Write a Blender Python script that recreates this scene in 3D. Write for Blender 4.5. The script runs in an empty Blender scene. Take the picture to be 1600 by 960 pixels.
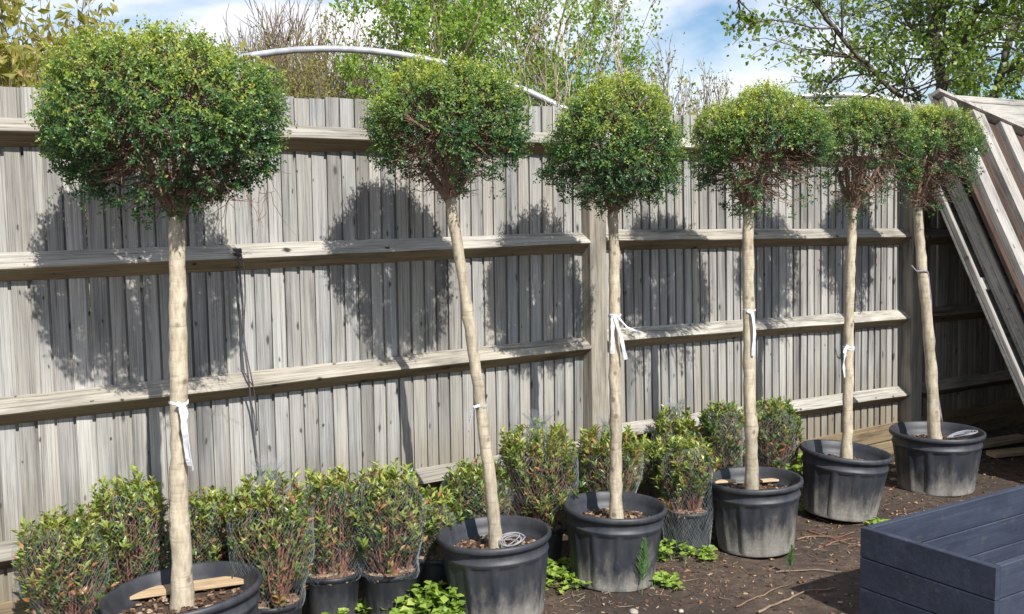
import bpy, math, random
import numpy as np
from math import sin, cos, radians, pi, atan, atan2, hypot
random.seed(7)
RNG = np.random.default_rng(7)
S = bpy.context.scene
COL = S.collection

# ------------------------------------------------------------------ camera
EYE = 1.7
FPX = 1700.0                       # focal length in pixels of a 1600 wide frame
PITCH, ROLL = atan(170/1700), -0.012
c_f = np.array([0, cos(PITCH), -sin(PITCH)])
_r0 = np.array([1., 0, 0]); _u0 = np.array([0, sin(PITCH), cos(PITCH)])
c_r = cos(ROLL)*_r0 + sin(ROLL)*_u0
c_u = -sin(ROLL)*_r0 + cos(ROLL)*_u0
c_o = np.array([0, 0, EYE])
cam = bpy.data.cameras.new('camera'); camo = bpy.data.objects.new('camera', cam); COL.objects.link(camo)
import mathutils
M4 = mathutils.Matrix(((c_r[0], c_u[0], -c_f[0], 0), (c_r[1], c_u[1], -c_f[1], 0), (c_r[2], c_u[2], -c_f[2], EYE), (0, 0, 0, 1)))
camo.matrix_world = M4
cam.sensor_width = 36; cam.lens = FPX/1600*36; cam.clip_start = .05; cam.clip_end = 3000
S.camera = camo

# ------------------------------------------------------------------ sky, sun, exposure
SUN_EL, SUN_AZ = radians(43), (0.454, -0.891)      # horizontal direction towards the sun
W = bpy.data.worlds.new('World'); S.world = W; W.use_nodes = True
nt = W.node_tree; nt.nodes.clear()
def wn(t): return nt.nodes.new(t)
sky = wn('ShaderNodeTexSky'); sky.sky_type = 'NISHITA'; sky.sun_disc = False
sky.sun_elevation = SUN_EL; sky.sun_rotation = atan2(SUN_AZ[0], SUN_AZ[1])
sky.air_density = 1.0; sky.dust_density = 0.1; sky.ozone_density = 5.0
tc = wn('ShaderNodeTexCoord')
sep = wn('ShaderNodeSeparateXYZ'); nt.links.new(tc.outputs['Generated'], sep.inputs[0])
addz = wn('ShaderNodeMath'); addz.operation = 'ADD'; addz.inputs[1].default_value = 0.42
mxz = wn('ShaderNodeMath'); mxz.operation = 'MAXIMUM'; mxz.inputs[1].default_value = 0.02
nt.links.new(sep.outputs[2], mxz.inputs[0]); nt.links.new(mxz.outputs[0], addz.inputs[0])
div = wn('ShaderNodeVectorMath'); div.operation = 'DIVIDE'
cz = wn('ShaderNodeCombineXYZ')
for k in range(3): nt.links.new(addz.outputs[0], cz.inputs[k])
nt.links.new(tc.outputs['Generated'], div.inputs[0]); nt.links.new(cz.outputs[0], div.inputs[1])
mp = wn('ShaderNodeMapping'); mp.inputs['Location'].default_value = (17.4, 9.0, 5.0)
mp.inputs['Scale'].default_value = (1, 1, 1.4)
nt.links.new(div.outputs[0], mp.inputs[0])
cn = wn('ShaderNodeTexNoise'); cn.inputs["Scale"].default_value = 2.1; cn.inputs['Detail'].default_value = 9
cn.inputs['Roughness'].default_value = 0.52; cn.inputs['Distortion'].default_value = 0.35
nt.links.new(mp.outputs[0], cn.inputs['Vector'])
cr = wn('ShaderNodeValToRGB'); cr.color_ramp.elements[0].position = 0.42; cr.color_ramp.elements[1].position = 0.56
nt.links.new(cn.outputs[0], cr.inputs[0])
cn2 = wn('ShaderNodeTexNoise'); cn2.inputs["Scale"].default_value = 5.0; cn2.inputs['Detail'].default_value = 6
nt.links.new(mp.outputs[0], cn2.inputs['Vector'])
cc = wn('ShaderNodeValToRGB'); cc.color_ramp.elements[0].position = 0.35; cc.color_ramp.elements[1].position = 0.62
cc.color_ramp.elements[0].color = (7.4, 7.8, 8.8, 1); cc.color_ramp.elements[1].color = (10.8, 10.8, 10.8, 1)
nt.links.new(cn2.outputs[0], cc.inputs[0])
mixc = wn('ShaderNodeMix'); mixc.data_type = 'RGBA'
nt.links.new(cr.outputs[0], mixc.inputs[0]); nt.links.new(sky.outputs[0], mixc.inputs[6]); nt.links.new(cc.outputs[0], mixc.inputs[7])
bg = wn('ShaderNodeBackground'); bg.inputs[1].default_value = 0.096
wo = wn('ShaderNodeOutputWorld')
nt.links.new(mixc.outputs[2], bg.inputs[0]); nt.links.new(bg.outputs[0], wo.inputs[0])
sl = bpy.data.lights.new('sun', 'SUN'); sl.energy = 4.9; sl.angle = radians(0.53); sl.color = (1, .965, .91)
so = bpy.data.objects.new('sun', sl); COL.objects.link(so)
sd = mathutils.Vector((SUN_AZ[0]*cos(SUN_EL), SUN_AZ[1]*cos(SUN_EL), sin(SUN_EL)))
so.rotation_euler = sd.to_track_quat('Z', 'Y').to_euler(); so.location = sd*20
S.cycles.max_bounces = 4; S.cycles.diffuse_bounces = 2; S.cycles.glossy_bounces = 2; S.cycles.transmission_bounces = 3
S.view_settings.view_transform = 'Standard'; S.view_settings.look = 'None'
S.view_settings.exposure = 0.33; S.view_settings.gamma = 1.0; S.view_settings.use_curve_mapping = False

# ------------------------------------------------------------------ measuring the place
def ray(x, y): return c_f + c_r*(x-800)/FPX - c_u*(y-480)/FPX
def G(x, y, h=0.0):
    d = ray(x, y); return c_o + d*(h-EYE)/d[2]
def atY(x, y, Y):
    d = ray(x, y); return c_o + d*Y/d[1]
FA = np.array([-1.95341, 3.96816, 0.0]); FT = np.array([0.823454, 0.567383, 0.0]); FN = np.array([0.567383, -0.823454, 0.0])
FYAW = atan2(FT[1], FT[0])
def FP(s, n, z): return FA + FT*s + FN*n + np.array([0, 0, z])     # along the fence, out from it, up

# ------------------------------------------------------------------ object helpers
def tag(o, label=None, cat=None, group=None, kind=None):
    if label: o['label'] = label
    if cat: o['category'] = cat
    if group: o['group'] = group
    if kind: o['kind'] = kind
    return o
def empty(name, loc, rz=0.0):
    o = bpy.data.objects.new(name, None); COL.objects.link(o)
    o.location = tuple(float(v) for v in loc); o.rotation_euler = (0, 0, rz); o.empty_display_size = .1
    return o
class MB:
    def __init__(s): s.v = []; s.q = []; s.t = []; s.a = []; s.n = 0
    def add(s, v, q=None, t=None, a=None):
        v = np.asarray(v, dtype=np.float64).reshape(-1, 3)
        s.v.append(v)
        if q is not None and len(q): s.q.append(np.asarray(q, dtype=np.int64).reshape(-1, 4) + s.n)
        if t is not None and len(t): s.t.append(np.asarray(t, dtype=np.int64).reshape(-1, 3) + s.n)
        s.a.append(np.zeros(len(v)) if a is None else np.broadcast_to(np.asarray(a, dtype=np.float64), (len(v),)))
        s.n += len(v)
        return s
    def mesh(s, name, mat, smooth=False, off=None):
        v = np.concatenate(s.v) if s.v else np.zeros((0, 3))
        if off is not None: v = v - np.asarray(off)
        q = np.concatenate(s.q) if s.q else np.zeros((0, 4), int)
        t = np.concatenate(s.t) if s.t else np.zeros((0, 3), int)
        m = bpy.data.meshes.new(name)
        m.vertices.add(len(v)); m.vertices.foreach_set('co', v.astype(np.float32).ravel())
        nl = len(q)*4 + len(t)*3
        m.loops.add(nl); m.polygons.add(len(q)+len(t))
        m.loops.foreach_set('vertex_index', np.concatenate([q.ravel(), t.ravel()]).astype(np.int32))
        st = np.concatenate([np.arange(len(q))*4, len(q)*4 + np.arange(len(t))*3]).astype(np.int32)
        m.polygons.foreach_set('loop_start', st)
        m.polygons.foreach_set('use_smooth', np.full(len(q)+len(t), bool(smooth)))
        m.update(calc_edges=True)
        at = m.attributes.new('tint', 'FLOAT', 'POINT')
        at.data.foreach_set('value', np.concatenate(s.a).astype(np.float32) if s.a else np.zeros(0, np.float32))
        m.validate()
        if mat: m.materials.append(mat)
        return m
    def build(s, name, mat, parent=None, smooth=False, off=None):
        o = bpy.data.objects.new(name, s.mesh(name, mat, smooth, off)); COL.objects.link(o)
        if parent is not None: o.parent = parent
        return o
def link(name, mesh, parent=None, loc=(0, 0, 0), rot=(0, 0, 0)):
    o = bpy.data.objects.new(name, mesh); COL.objects.link(o)
    o.location = tuple(float(v) for v in loc); o.rotation_euler = rot
    if parent is not None: o.parent = parent
    return o
BQ = np.array([[0, 3, 2, 1], [4, 5, 6, 7], [0, 1, 5, 4], [1, 2, 6, 5], [2, 3, 7, 6], [3, 0, 4, 7]])
def hexa(mb, P, a=None):            # eight corners: bottom ring, top ring
    return mb.add(np.array(P), q=BQ, a=a)
def box(mb, x0, x1, y0, y1, z0, z1, a=None):
    return hexa(mb, [(x0, y0, z0), (x1, y0, z0), (x1, y1, z0), (x0, y1, z0), (x0, y0, z1), (x1, y0, z1), (x1, y1, z1), (x0, y1, z1)], a)
def bbox(mb, x0, x1, y0, y1, z0, z1, b=.004):   # box with chamfered long edges (12 corner ring per end), length along the longest axis
    d = [x1-x0, y1-y0, z1-z0]; ax = int(np.argmax(d)); o = [i for i in range(3) if i != ax]
    lo = [x0, y0, z0]; hi = [x1, y1, z1]
    a0, a1, c0, c1 = lo[o[0]], hi[o[0]], lo[o[1]], hi[o[1]]
    ring = [(a0+b, c0), (a1-b, c0), (a1, c0+b), (a1, c1-b), (a1-b, c1), (a0+b, c1), (a0, c1-b), (a0, c0+b)]
    V = []
    for e in (lo[ax], hi[ax]):
        for (p, r) in ring:
            w = [0, 0, 0]; w[ax] = e; w[o[0]] = p; w[o[1]] = r; V.append(w)
    n = 8; Q = [[i, (i+1) % n, n+(i+1) % n, n+i] for i in range(n)]
    Q += [[0, 3, 2, 1], [0, 7, 4, 3], [7, 6, 5, 4], [8, 9, 10, 11], [8, 11, 12, 15], [15, 12, 13, 14]]
    mb.add(V, q=Q); return mb
def tubes(mb, P, R, sides=3, a=None, ref=None):           # P (n,k,3), R (n,k)
    P = np.asarray(P, float); R = np.asarray(R, float)
    if P.ndim == 2: P = P[None]; R = R[None]
    n, k, _ = P.shape
    T = np.gradient(P, axis=1); T /= np.linalg.norm(T, axis=2, keepdims=True) + 1e-9
    ref = np.where(np.abs(T[:, :1, 2:3]) > .8, np.array([[[1., 0, 0]]]), np.array([[[0, 0, 1.]]])) if ref is None else np.array([[ref]], float)
    X = np.cross(T, np.broadcast_to(ref, T.shape)); X /= np.linalg.norm(X, axis=2, keepdims=True) + 1e-9
    Y = np.cross(T, X)
    an = np.arange(sides)*2*pi/sides
    V = P[:, :, None, :] + R[:, :, None, None]*(np.cos(an)[None, None, :, None]*X[:, :, None, :] + np.sin(an)[None, None, :, None]*Y[:, :, None, :])
    idx = np.arange(n*k*sides).reshape(n, k, sides)
    nx = np.roll(idx, -1, axis=2)
    Q = np.stack([idx[:, :-1], nx[:, :-1], nx[:, 1:], idx[:, 1:]], axis=-1).reshape(-1, 4)
    aa = None if a is None else np.repeat(np.broadcast_to(np.asarray(a, float), (n,)), k*sides)
    mb.add(V.reshape(-1, 3), q=Q[:, ::-1], a=aa)
    if sides >= 5:      # close the ends
        for j, rev in ((0, False), (k-1, True)):
            c = mb.n
            mb.add(P[:, j], a=None if a is None else a)
            ring = idx[:, j] + (c - n*k*sides)
            rn = np.roll(ring, -1, axis=1)
            cc_ = np.broadcast_to((c + np.arange(n))[:, None], ring.shape)
            tri = np.stack([cc_, ring, rn] if not rev else [cc_, rn, ring], axis=-1).reshape(-1, 3)
            mb.t.append(tri)
            # ring indices are absolute only when this call's tube block came right before
            mb_blk = mb.n
            c_adj = n*k*sides + (0 if j == 0 else n)
            mb.t[-1] = tri.copy()
            base = mb_blk - n - c_adj
            mb.t[-1][:, 1:] = tri[:, 1:] - (c - n*k*sides) + base
    return mb
def unit(v): return v/(np.linalg.norm(v, axis=-1, keepdims=True)+1e-9)
def leaves(mb, P, D, N, L, Wd, fold=.25, curl=.15, a=None):    # a five-corner leaf folded on its rib
    P = np.asarray(P, float); n = len(P)
    D = unit(D); Sd = unit(np.cross(D, N)); N = np.cross(Sd, D)
    L = np.broadcast_to(L, (n,))[:, None]; Wd = np.broadcast_to(Wd, (n,))[:, None]
    m = P + D*L*.5
    l = m + Sd*Wd*.5 + N*Wd*fold; r = m - Sd*Wd*.5 + N*Wd*fold
    t = P + D*L - N*L*curl
    V = np.stack([P, l, m, r, t], axis=1).reshape(-1, 3)
    b = (np.arange(n)*5)[:, None]
    F = np.concatenate([b+np.array([[0, 2, 1]]), b+np.array([[0, 3, 2]]), b+np.array([[2, 4, 1]]), b+np.array([[3, 4, 2]])])
    aa = None if a is None else np.repeat(np.broadcast_to(a, (n,)), 5)
    mb.add(V, t=F, a=aa); return mb
def lathe(mb, prof, seg=48, rfun=None, a=None):  # prof list of (r, z)
    prof = np.asarray(prof, float); k = len(prof)
    th = np.arange(seg)*2*pi/seg
    Rr = np.repeat(prof[:, :1], seg, axis=1)
    if rfun is not None: Rr = rfun(Rr, prof[:, 1:2], th[None])
    V = np.stack([Rr*np.cos(th), Rr*np.sin(th), np.repeat(prof[:, 1:], seg, axis=1)], axis=-1).reshape(-1, 3)
    idx = np.arange(k*seg).reshape(k, seg); nx = np.roll(idx, -1, axis=1)
    Q = np.stack([idx[:-1], nx[:-1], nx[1:], idx[1:]], axis=-1).reshape(-1, 4)
    mb.add(V, q=Q, a=a); return mb
def rdir(n): return unit(RNG.normal(size=(n, 3)))
def wob(P, seed, sc):               # smooth 3-D value between -1 and 1
    r = np.random.default_rng(seed); o = 0
    for k in range(5):
        d = unit(r.normal(size=3))*sc*(1+.6*k); o = o + np.sin(P@d + r.uniform(0, 6.28))/(1+.35*k)
    return o/2.6

# ------------------------------------------------------------------ materials
MATS = {}
def newmat(name):
    m = bpy.data.materials.new(name); m.use_nodes = True
    t = m.node_tree; t.nodes.clear()
    out = t.nodes.new('ShaderNodeOutputMaterial'); b = t.nodes.new('ShaderNodeBsdfPrincipled')
    t.links.new(b.outputs[0], out.inputs[0]); MATS[name] = m
    return m, t, b, out
def node(t, ty, **kw):
    n = t.nodes.new(ty)
    for k, v in kw.items():
        if k.startswith('i_'): n.inputs[k[2:].replace('_', ' ')].default_value = v
        else: setattr(n, k, v)
    return n
def ramp(t, fac, stops):
    r = t.nodes.new('ShaderNodeValToRGB'); e = r.color_ramp.elements
    while len(e) < len(stops): e.new(.5)
    for el, (p, c) in zip(e, stops):
        el.position = p; el.color = (*c, 1) if len(c) == 3 else c
    t.links.new(fac, r.inputs[0]); return r.outputs[0]
def mixc_(t, f, a, b, mode='MIX'):
    m = t.nodes.new('ShaderNodeMix'); m.data_type = 'RGBA'; m.blend_type = mode
    for s, v in ((0, f), (6, a), (7, b)):
        if isinstance(v, bpy.types.NodeSocket): t.links.new(v, m.inputs[s])
        else: m.inputs[s].default_value = v if s == 0 else (*v, 1)
    return m.outputs[2]
def math_(t, op, a, b=0.0, clamp=False):
    m = t.nodes.new('ShaderNodeMath'); m.operation = op; m.use_clamp = clamp
    for s, v in ((0, a), (1, b)):
        if isinstance(v, bpy.types.NodeSocket): t.links.new(v, m.inputs[s])
        else: m.inputs[s].default_value = v
    return m.outputs[0]
def bump(t, b, h, st=.5, d=.01):
    n = t.nodes.new('ShaderNodeBump'); n.inputs['Strength'].default_value = st; n.inputs['Distance'].default_value = d
    t.links.new(h, n.inputs['Height']); t.links.new(n.outputs[0], b.inputs['Normal'])
def objvec(t, scale=(1, 1, 1), rnd=30.0):
    tcn = t.nodes.new('ShaderNodeTexCoord'); oi = t.nodes.new('ShaderNodeObjectInfo')
    cmb = t.nodes.new('ShaderNodeCombineXYZ')
    for k, f in enumerate((1.0, 1.7, 2.3)):
        t.links.new(math_(t, 'MULTIPLY', oi.outputs['Random'], rnd*f), cmb.inputs[k])
    mpn = t.nodes.new('ShaderNodeMapping'); mpn.inputs['Scale'].default_value = scale
    ad = t.nodes.new('ShaderNodeVectorMath'); ad.operation = 'ADD'
    t.links.new(tcn.outputs['Object'], ad.inputs[0]); t.links.new(cmb.outputs[0], ad.inputs[1])
    t.links.new(ad.outputs[0], mpn.inputs[0])
    return mpn.outputs[0], oi.outputs['Random'], tcn.outputs['Object']
def noise(t, vec, scale, detail=4, rough=.55, dist=0):
    n = node(t, 'ShaderNodeTexNoise'); n.inputs['Scale'].default_value = scale; n.inputs['Detail'].default_value = detail
    n.inputs['Roughness'].default_value = rough; n.inputs['Distortion'].default_value = dist
    if vec is not None: t.links.new(vec, n.inputs['Vector'])
    return n.outputs[0]

def wood(name, light, dark, grain, knots=True, axis=2, rough=.85, stain=None, bumpst=.35):
    m, t, b, out = newmat(name)
    sc = [1, 1, 1]; sc[axis] = .03
    v, rnd, ov = objvec(t, tuple(sc))
    g = noise(t, v, grain, 6, .65, .6)                       # long fibres
    sc2 = [1, 1, 1]; sc2[axis] = .25
    v2, _, _ = objvec(t, tuple(sc2))
    p = noise(t, v2, 9, 4, .6)                               # broad weathering
    sc4 = [1, 1, 1]; sc4[axis] = .02
    v4, _, _ = objvec(t, tuple(sc4)); g2 = noise(t, v4, grain*3.2, 4, .7, .3)      # fine checks
    col = ramp(t, g, [(.30, dark), (.44, tuple(.62*a+.38*c for a, c in zip(light, dark))), (.62, light)])
    col = mixc_(t, 1.0, col, ramp(t, g2, [(.34, (.50, .49, .48)), (.46, (.95, .95, .95)), (.65, (1.08, 1.08, 1.08))]), 'MULTIPLY')
    pal = ramp(t, p, [(.30, (.50, .50, .51)), (.47, (.95, .95, .95)), (.70, (1.20, 1.18, 1.15))])
    col = mixc_(t, 1.0, col, pal, 'MULTIPLY')
    vr = ramp(t, rnd, [(0, (.66, .65, .64)), (.18, (.98, .95, .90)), (.36, (.82, .82, .83)), (.55, (1.08, 1.06, 1.03)), (.75, (.86, .88, .91)), (1, (1.18, 1.17, 1.15))])
    col = mixc_(t, 1.0, col, vr, 'MULTIPLY')
    if knots:
        v3, _, _ = objvec(t, (1, 1, 1))
        s3 = t.nodes.new('ShaderNodeSeparateXYZ'); t.links.new(v3, s3.inputs[0])
        wv = noise(t, v3, 40, 2)
        c3 = t.nodes.new('ShaderNodeCombineXYZ')
        t.links.new(math_(t, 'ADD', s3.outputs[0 if axis == 2 else 2], math_(t, 'MULTIPLY', wv, .018)), c3.inputs[0])
        t.links.new(math_(t, 'ADD', math_(t, 'MULTIPLY', s3.outputs[2 if axis == 2 else 0], (.80 if name == 'fence_wood' else .45)), math_(t, 'MULTIPLY', wv, .012)), c3.inputs[1])
        vo = node(t, 'ShaderNodeTexVoronoi'); vo.voronoi_dimensions = '2D'; vo.inputs['Scale'].default_value = 10.0
        t.links.new(c3.outputs[0], vo.inputs['Vector'])
        sz_ = t.nodes.new('ShaderNodeSeparateColor'); t.links.new(vo.outputs['Color'], sz_.inputs[0])
        kn = ramp(t, math_(t, 'MULTIPLY', vo.outputs['Distance'], math_(t, 'ADD', .85, math_(t, 'MULTIPLY', sz_.outputs[1], 2.6))), [(.045, (1, 1, 1)), (.075, (.65, .65, .65)), (.10, (.12, .12, .12)), (.16, (.0, .0, .0))])
        sr = t.nodes.new('ShaderNodeSeparateColor'); t.links.new(vo.outputs['Color'], sr.inputs[0])
        kn = math_(t, 'MULTIPLY', kn, ramp(t, sr.outputs[0], [(.22, (0, 0, 0)), (.28, (.8, .8, .8)), (1, (1, 1, 1))]))
        col = mixc_(t, kn, col, tuple(c*.28 for c in dark))
    if stain is not None:                                     # damp and algae near the ground
        spz = t.nodes.new('ShaderNodeSeparateXYZ')
        geo = t.nodes.new('ShaderNodeNewGeometry'); t.links.new(geo.outputs['Position'], spz.inputs[0])
        z = math_(t, 'ADD', spz.outputs[2], math_(t, 'MULTIPLY', p, -.5))
        f = ramp(t, z, [(.0, (1, 1, 1)), (.42, (0, 0, 0))])
        col = mixc_(t, math_(t, 'MULTIPLY', f, .55), col, stain)
    t.links.new(col, b.inputs['Base Color']); b.inputs['Roughness'].default_value = rough
    b.inputs['Specular IOR Level'].default_value = .25
    bump(t, b, math_(t, 'ADD', g, math_(t, 'MULTIPLY', g2, .6)), bumpst, .004)
    return m
wood('fence_wood', (.455, .445, .42), (.19, .184, .172), 110, stain=(.20, .15, .08))
wood('rail_wood', (.47, .445, .40), (.13, .115, .09), 70, axis=0, knots=True)
wood('rail_shaded_brown', (.27, .215, .14), (.12, .095, .06), 70, axis=0)
wood('post_wood', (.38, .35, .30), (.16, .14, .11), 70, knots=False)
wood('gravel_wood', (.33, .255, .16), (.13, .095, .058), 60, axis=0)
wood('panel_wood', (.50, .48, .45), (.24, .22, .20), 55)
wood('panel_board', (.42, .41, .38), (.26, .25, .23), 45, axis=0)
wood('panel_brown', (.10, .066, .05), (.045, .03, .025), 45)
wood('cut_wood', (.72, .55, .36), (.52, .36, .22), 40, axis=0, knots=False, bumpst=.15)

def paint_wood():
    m, t, b, out = newmat('navy_paint')
    v, rnd, _ = objvec(t, (.05, 1, 1))
    g = noise(t, v, 60, 5, .6, .4)
    v2, _, _ = objvec(t, (.5, 1, 1)); p = noise(t, v2, 7, 4)
    col = ramp(t, g, [(.3, (.026, .034, .056)), (.7, (.045, .056, .088))])
    col = mixc_(t, 1.0, col, ramp(t, p, [(.3, (.75, .75, .78)), (.7, (1.2, 1.2, 1.2))]), 'MULTIPLY')
    vo = node(t, 'ShaderNodeTexVoronoi'); vo.inputs['Scale'].default_value = 4.5; v3, _, _ = objvec(t, (.55, 1, 1)); t.links.new(v3, vo.inputs['Vector'])
    kn = ramp(t, vo.outputs['Distance'], [(.05, (1, 1, 1)), (.12, (0, 0, 0))])
    col = mixc_(t, math_(t, 'MULTIPLY', kn, .6), col, (.018, .022, .035))
    v5, _, _ = objvec(t, (1, 1, 1)); sp_ = noise(t, v5, 26, 5, .7)
    col = mixc_(t, ramp(t, sp_, [(.56, (0, 0, 0)), (.72, (.28, .28, .28))]), col, (.16, .14, .12))
    t.links.new(col, b.inputs['Base Color']); b.inputs['Roughness'].default_value = .6
    bump(t, b, g, .3, .003)
paint_wood()

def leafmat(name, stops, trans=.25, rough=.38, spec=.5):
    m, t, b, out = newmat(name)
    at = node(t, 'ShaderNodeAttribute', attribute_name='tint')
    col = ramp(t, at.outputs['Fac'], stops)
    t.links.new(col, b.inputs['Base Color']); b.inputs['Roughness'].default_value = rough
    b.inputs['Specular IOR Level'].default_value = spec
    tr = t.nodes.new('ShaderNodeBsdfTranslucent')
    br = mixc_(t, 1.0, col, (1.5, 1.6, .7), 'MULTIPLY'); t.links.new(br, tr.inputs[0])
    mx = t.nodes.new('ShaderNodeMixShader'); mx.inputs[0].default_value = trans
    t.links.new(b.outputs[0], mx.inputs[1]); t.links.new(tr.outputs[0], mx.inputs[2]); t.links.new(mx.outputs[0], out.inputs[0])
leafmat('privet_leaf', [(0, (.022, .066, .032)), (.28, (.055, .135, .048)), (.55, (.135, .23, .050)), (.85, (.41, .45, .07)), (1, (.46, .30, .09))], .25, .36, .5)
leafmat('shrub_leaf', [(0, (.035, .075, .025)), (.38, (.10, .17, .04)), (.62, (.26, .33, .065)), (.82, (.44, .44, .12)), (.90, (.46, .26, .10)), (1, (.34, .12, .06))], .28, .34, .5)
leafmat('weed_leaf', [(0, (.12, .22, .03)), (.6, (.30, .42, .07)), (1, (.45, .52, .13))], .3, .5)
leafmat('birch_leaf', [(0, (.10, .20, .03)), (.5, (.20, .33, .055)), (1, (.34, .43, .08))], .4, .45)
leafmat('poplar_leaf', [(0, (.07, .13, .03)), (.5, (.17, .26, .05)), (1, (.32, .38, .08))], .4, .4)
leafmat('spring_leaf', [(0, (.18, .17, .04)), (.5, (.30, .29, .06)), (1, (.42, .30, .10))], .4, .45)
leafmat('dead_leaf', [(0, (.20, .10, .05)), (.5, (.32, .18, .09)), (1, (.48, .33, .20))], .1, .8, .2)

def bark(name, light, dark, scale=60, flat=.3):
    m, t, b, out = newmat(name)
    v, rnd, _ = objvec(t, (1, 1, flat)); v2, _, _ = objvec(t, (.35, .35, 3.0))
    n1 = noise(t, v, scale, 5, .6); n2 = noise(t, v2, 22, 4, .6)
    col = ramp(t, n1, [(.3, dark), (.65, light)])
    col = mixc_(t, ramp(t, n2, [(.56, (0, 0, 0)), (.72, (.55, .55, .55))]), col, tuple(c*.55 for c in dark))
    n3 = noise(t, v, 7, 3)
    col = mixc_(t, 1.0, col, ramp(t, n3, [(.3, (.62, .63, .60)), (.5, (.97, .96, .93)), (.7, (1.12, 1.10, 1.04))]), 'MULTIPLY')
    vb, _, _ = objvec(t, (1, 1, .8)); vo = node(t, 'ShaderNodeTexVoronoi'); vo.inputs['Scale'].default_value = 16; t.links.new(vb, vo.inputs['Vector'])
    col = mixc_(t, ramp(t, vo.outputs['Distance'], [(.10, (.8, .8, .8)), (.20, (0, 0, 0))]), col, tuple(c*.45 for c in dark))
    t.links.new(col, b.inputs['Base Color']); b.inputs['Roughness'].default_value = .8
    bump(t, b, math_(t, 'SUBTRACT', n1, n2), .5, .004)
bark('trunk_bark', (.58, .51, .40), (.33, .275, .195))
bark('twig_bark', (.33, .22, .155), (.13, .08, .058), 120)
bark('red_stem', (.36, .16, .11), (.16, .06, .045), 120)
bark('grey_twig', (.30, .23, .17), (.15, .11, .08), 80)
bark('dark_bark', (.16, .13, .10), (.06, .05, .04), 30)

def plastic(name, base, dust, dz=.5, rough=.52):
    m, t, b, out = newmat(name)
    v, rnd, ov = objvec(t, (1, 1, .35)); v2, _, _ = objvec(t, (1, 1, 1))
    n1 = noise(t, v, 14, 6, .65); n2 = noise(t, v2, 90, 3, .6)
    sp = t.nodes.new('ShaderNodeSeparateXYZ'); t.links.new(ov, sp.inputs[0])
    # dried splash mud: thick near the base, gone towards the rim
    h = math_(t, 'ADD', math_(t, 'MULTIPLY', sp.outputs[2], -3.3), math_(t, 'ADD', math_(t, 'MULTIPLY', n1, 1.5), math_(t, 'MULTIPLY', rnd, -.32)))
    f = ramp(t, h, [(-.0, (0, 0, 0)), (.12, (.10, .10, .10)), (.55, (.92, .92, .92))])
    scr = ramp(t, n2, [(.45, (.75, .75, .75)), (.6, (1, 1, 1))])
    fm = mixc_(t, 1.0, f, scr, 'MULTIPLY')
    col = mixc_(t, fm, base, dust)
    haze = ramp(t, n1, [(.35, (0, 0, 0)), (.7, (.16, .16, .16))]); col = mixc_(t, haze, col, dust)
    t.links.new(col, b.inputs['Base Color'])
    rr = ramp(t, fm, [(0, (rough,)*3), (.6, (.85,)*3)]); t.links.new(rr, b.inputs['Roughness'])
    bump(t, b, n2, .12, .002)
plastic('pot_plastic', (.021, .025, .036), (.24, .225, .195))
plastic('shrub_pot_plastic', (.016, .018, .024), (.085, .085, .09), rough=.5)

def simple(name, col, rough=.6, var=.25, scale=30, metal=0.0, bst=.2):
    m, t, b, out = newmat(name)
    v, rnd, _ = objvec(t, (1, 1, 1)); n = noise(t, v, scale, 4)
    c = ramp(t, n, [(.3, tuple(x*(1-var) for x in col)), (.7, tuple(min(1, x*(1+var)) for x in col))])
    t.links.new(c, b.inputs['Base Color']); b.inputs['Roughness'].default_value = rough; b.inputs['Metallic'].default_value = metal
    if bst: bump(t, b, n, bst, .003)
simple('potting_soil', (.075, .045, .03), .95, .5, 60, bst=.8)
simple('ribbon_plastic', (.66, .67, .70), .5, .16, 60)
simple('net_plastic', (.25, .28, .29), .5, .1, bst=0)
simple('hoop_metal', (.50, .51, .53), .42, .2, 12, .35)
simple('rope_fibre', (.10, .09, .10), .9, .4, 200)
simple('cable_plastic', (.22, .20, .25), .5, .3, 40)
simple('wire_white', (.27, .27, .30), .5, .2, 40)
simple('stone', (.40, .35, .29), .85, .3, 25)
simple('horsetail_green', (.10, .20, .06), .6, .3, 40)

def chipmat():
    m, t, b, out = newmat('bark_chip')
    at = node(t, 'ShaderNodeAttribute', attribute_name='tint')
    col = ramp(t, at.outputs['Fac'], [(0, (.045, .026, .018)), (.45, (.13, .075, .045)), (.75, (.28, .17, .10)), (1, (.46, .35, .24))])
    t.links.new(col, b.inputs['Base Color']); b.inputs['Roughness'].default_value = .9
chipmat()

def soilmat():
    m, t, b, out = newmat('soil')
    tcn = t.nodes.new('ShaderNodeTexCoord'); v = tcn.outputs['Object']
    n1 = noise(t, v, 1.3, 5, .6); n2 = noise(t, v, 16, 6, .7); n3 = noise(t, v, 110, 4, .7)
    col = ramp(t, n2, [(.3, (.040, .027, .020)), (.52, (.095, .066, .048)), (.72, (.16, .115, .083))])
    col = mixc_(t, ramp(t, n1, [(.45, (0, 0, 0)), (.62, (.8, .8, .8))]), col, (.042, .029, .022))
    col = mixc_(t, ramp(t, n3, [(.60, (0, 0, 0)), (.72, (.7, .7, .7))]), col, (.19, .135, .09))
    t.links.new(col, b.inputs['Base Color'])
    t.links.new(ramp(t, n1, [(.45, (.95,)*3), (.65, (.72,)*3)]), b.inputs['Roughness'])
    h = math_(t, 'ADD', math_(t, 'MULTIPLY', n2, 1.0), math_(t, 'MULTIPLY', n3, .45)); bump(t, b, h, .9, .02)
soilmat()
M = MATS

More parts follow.
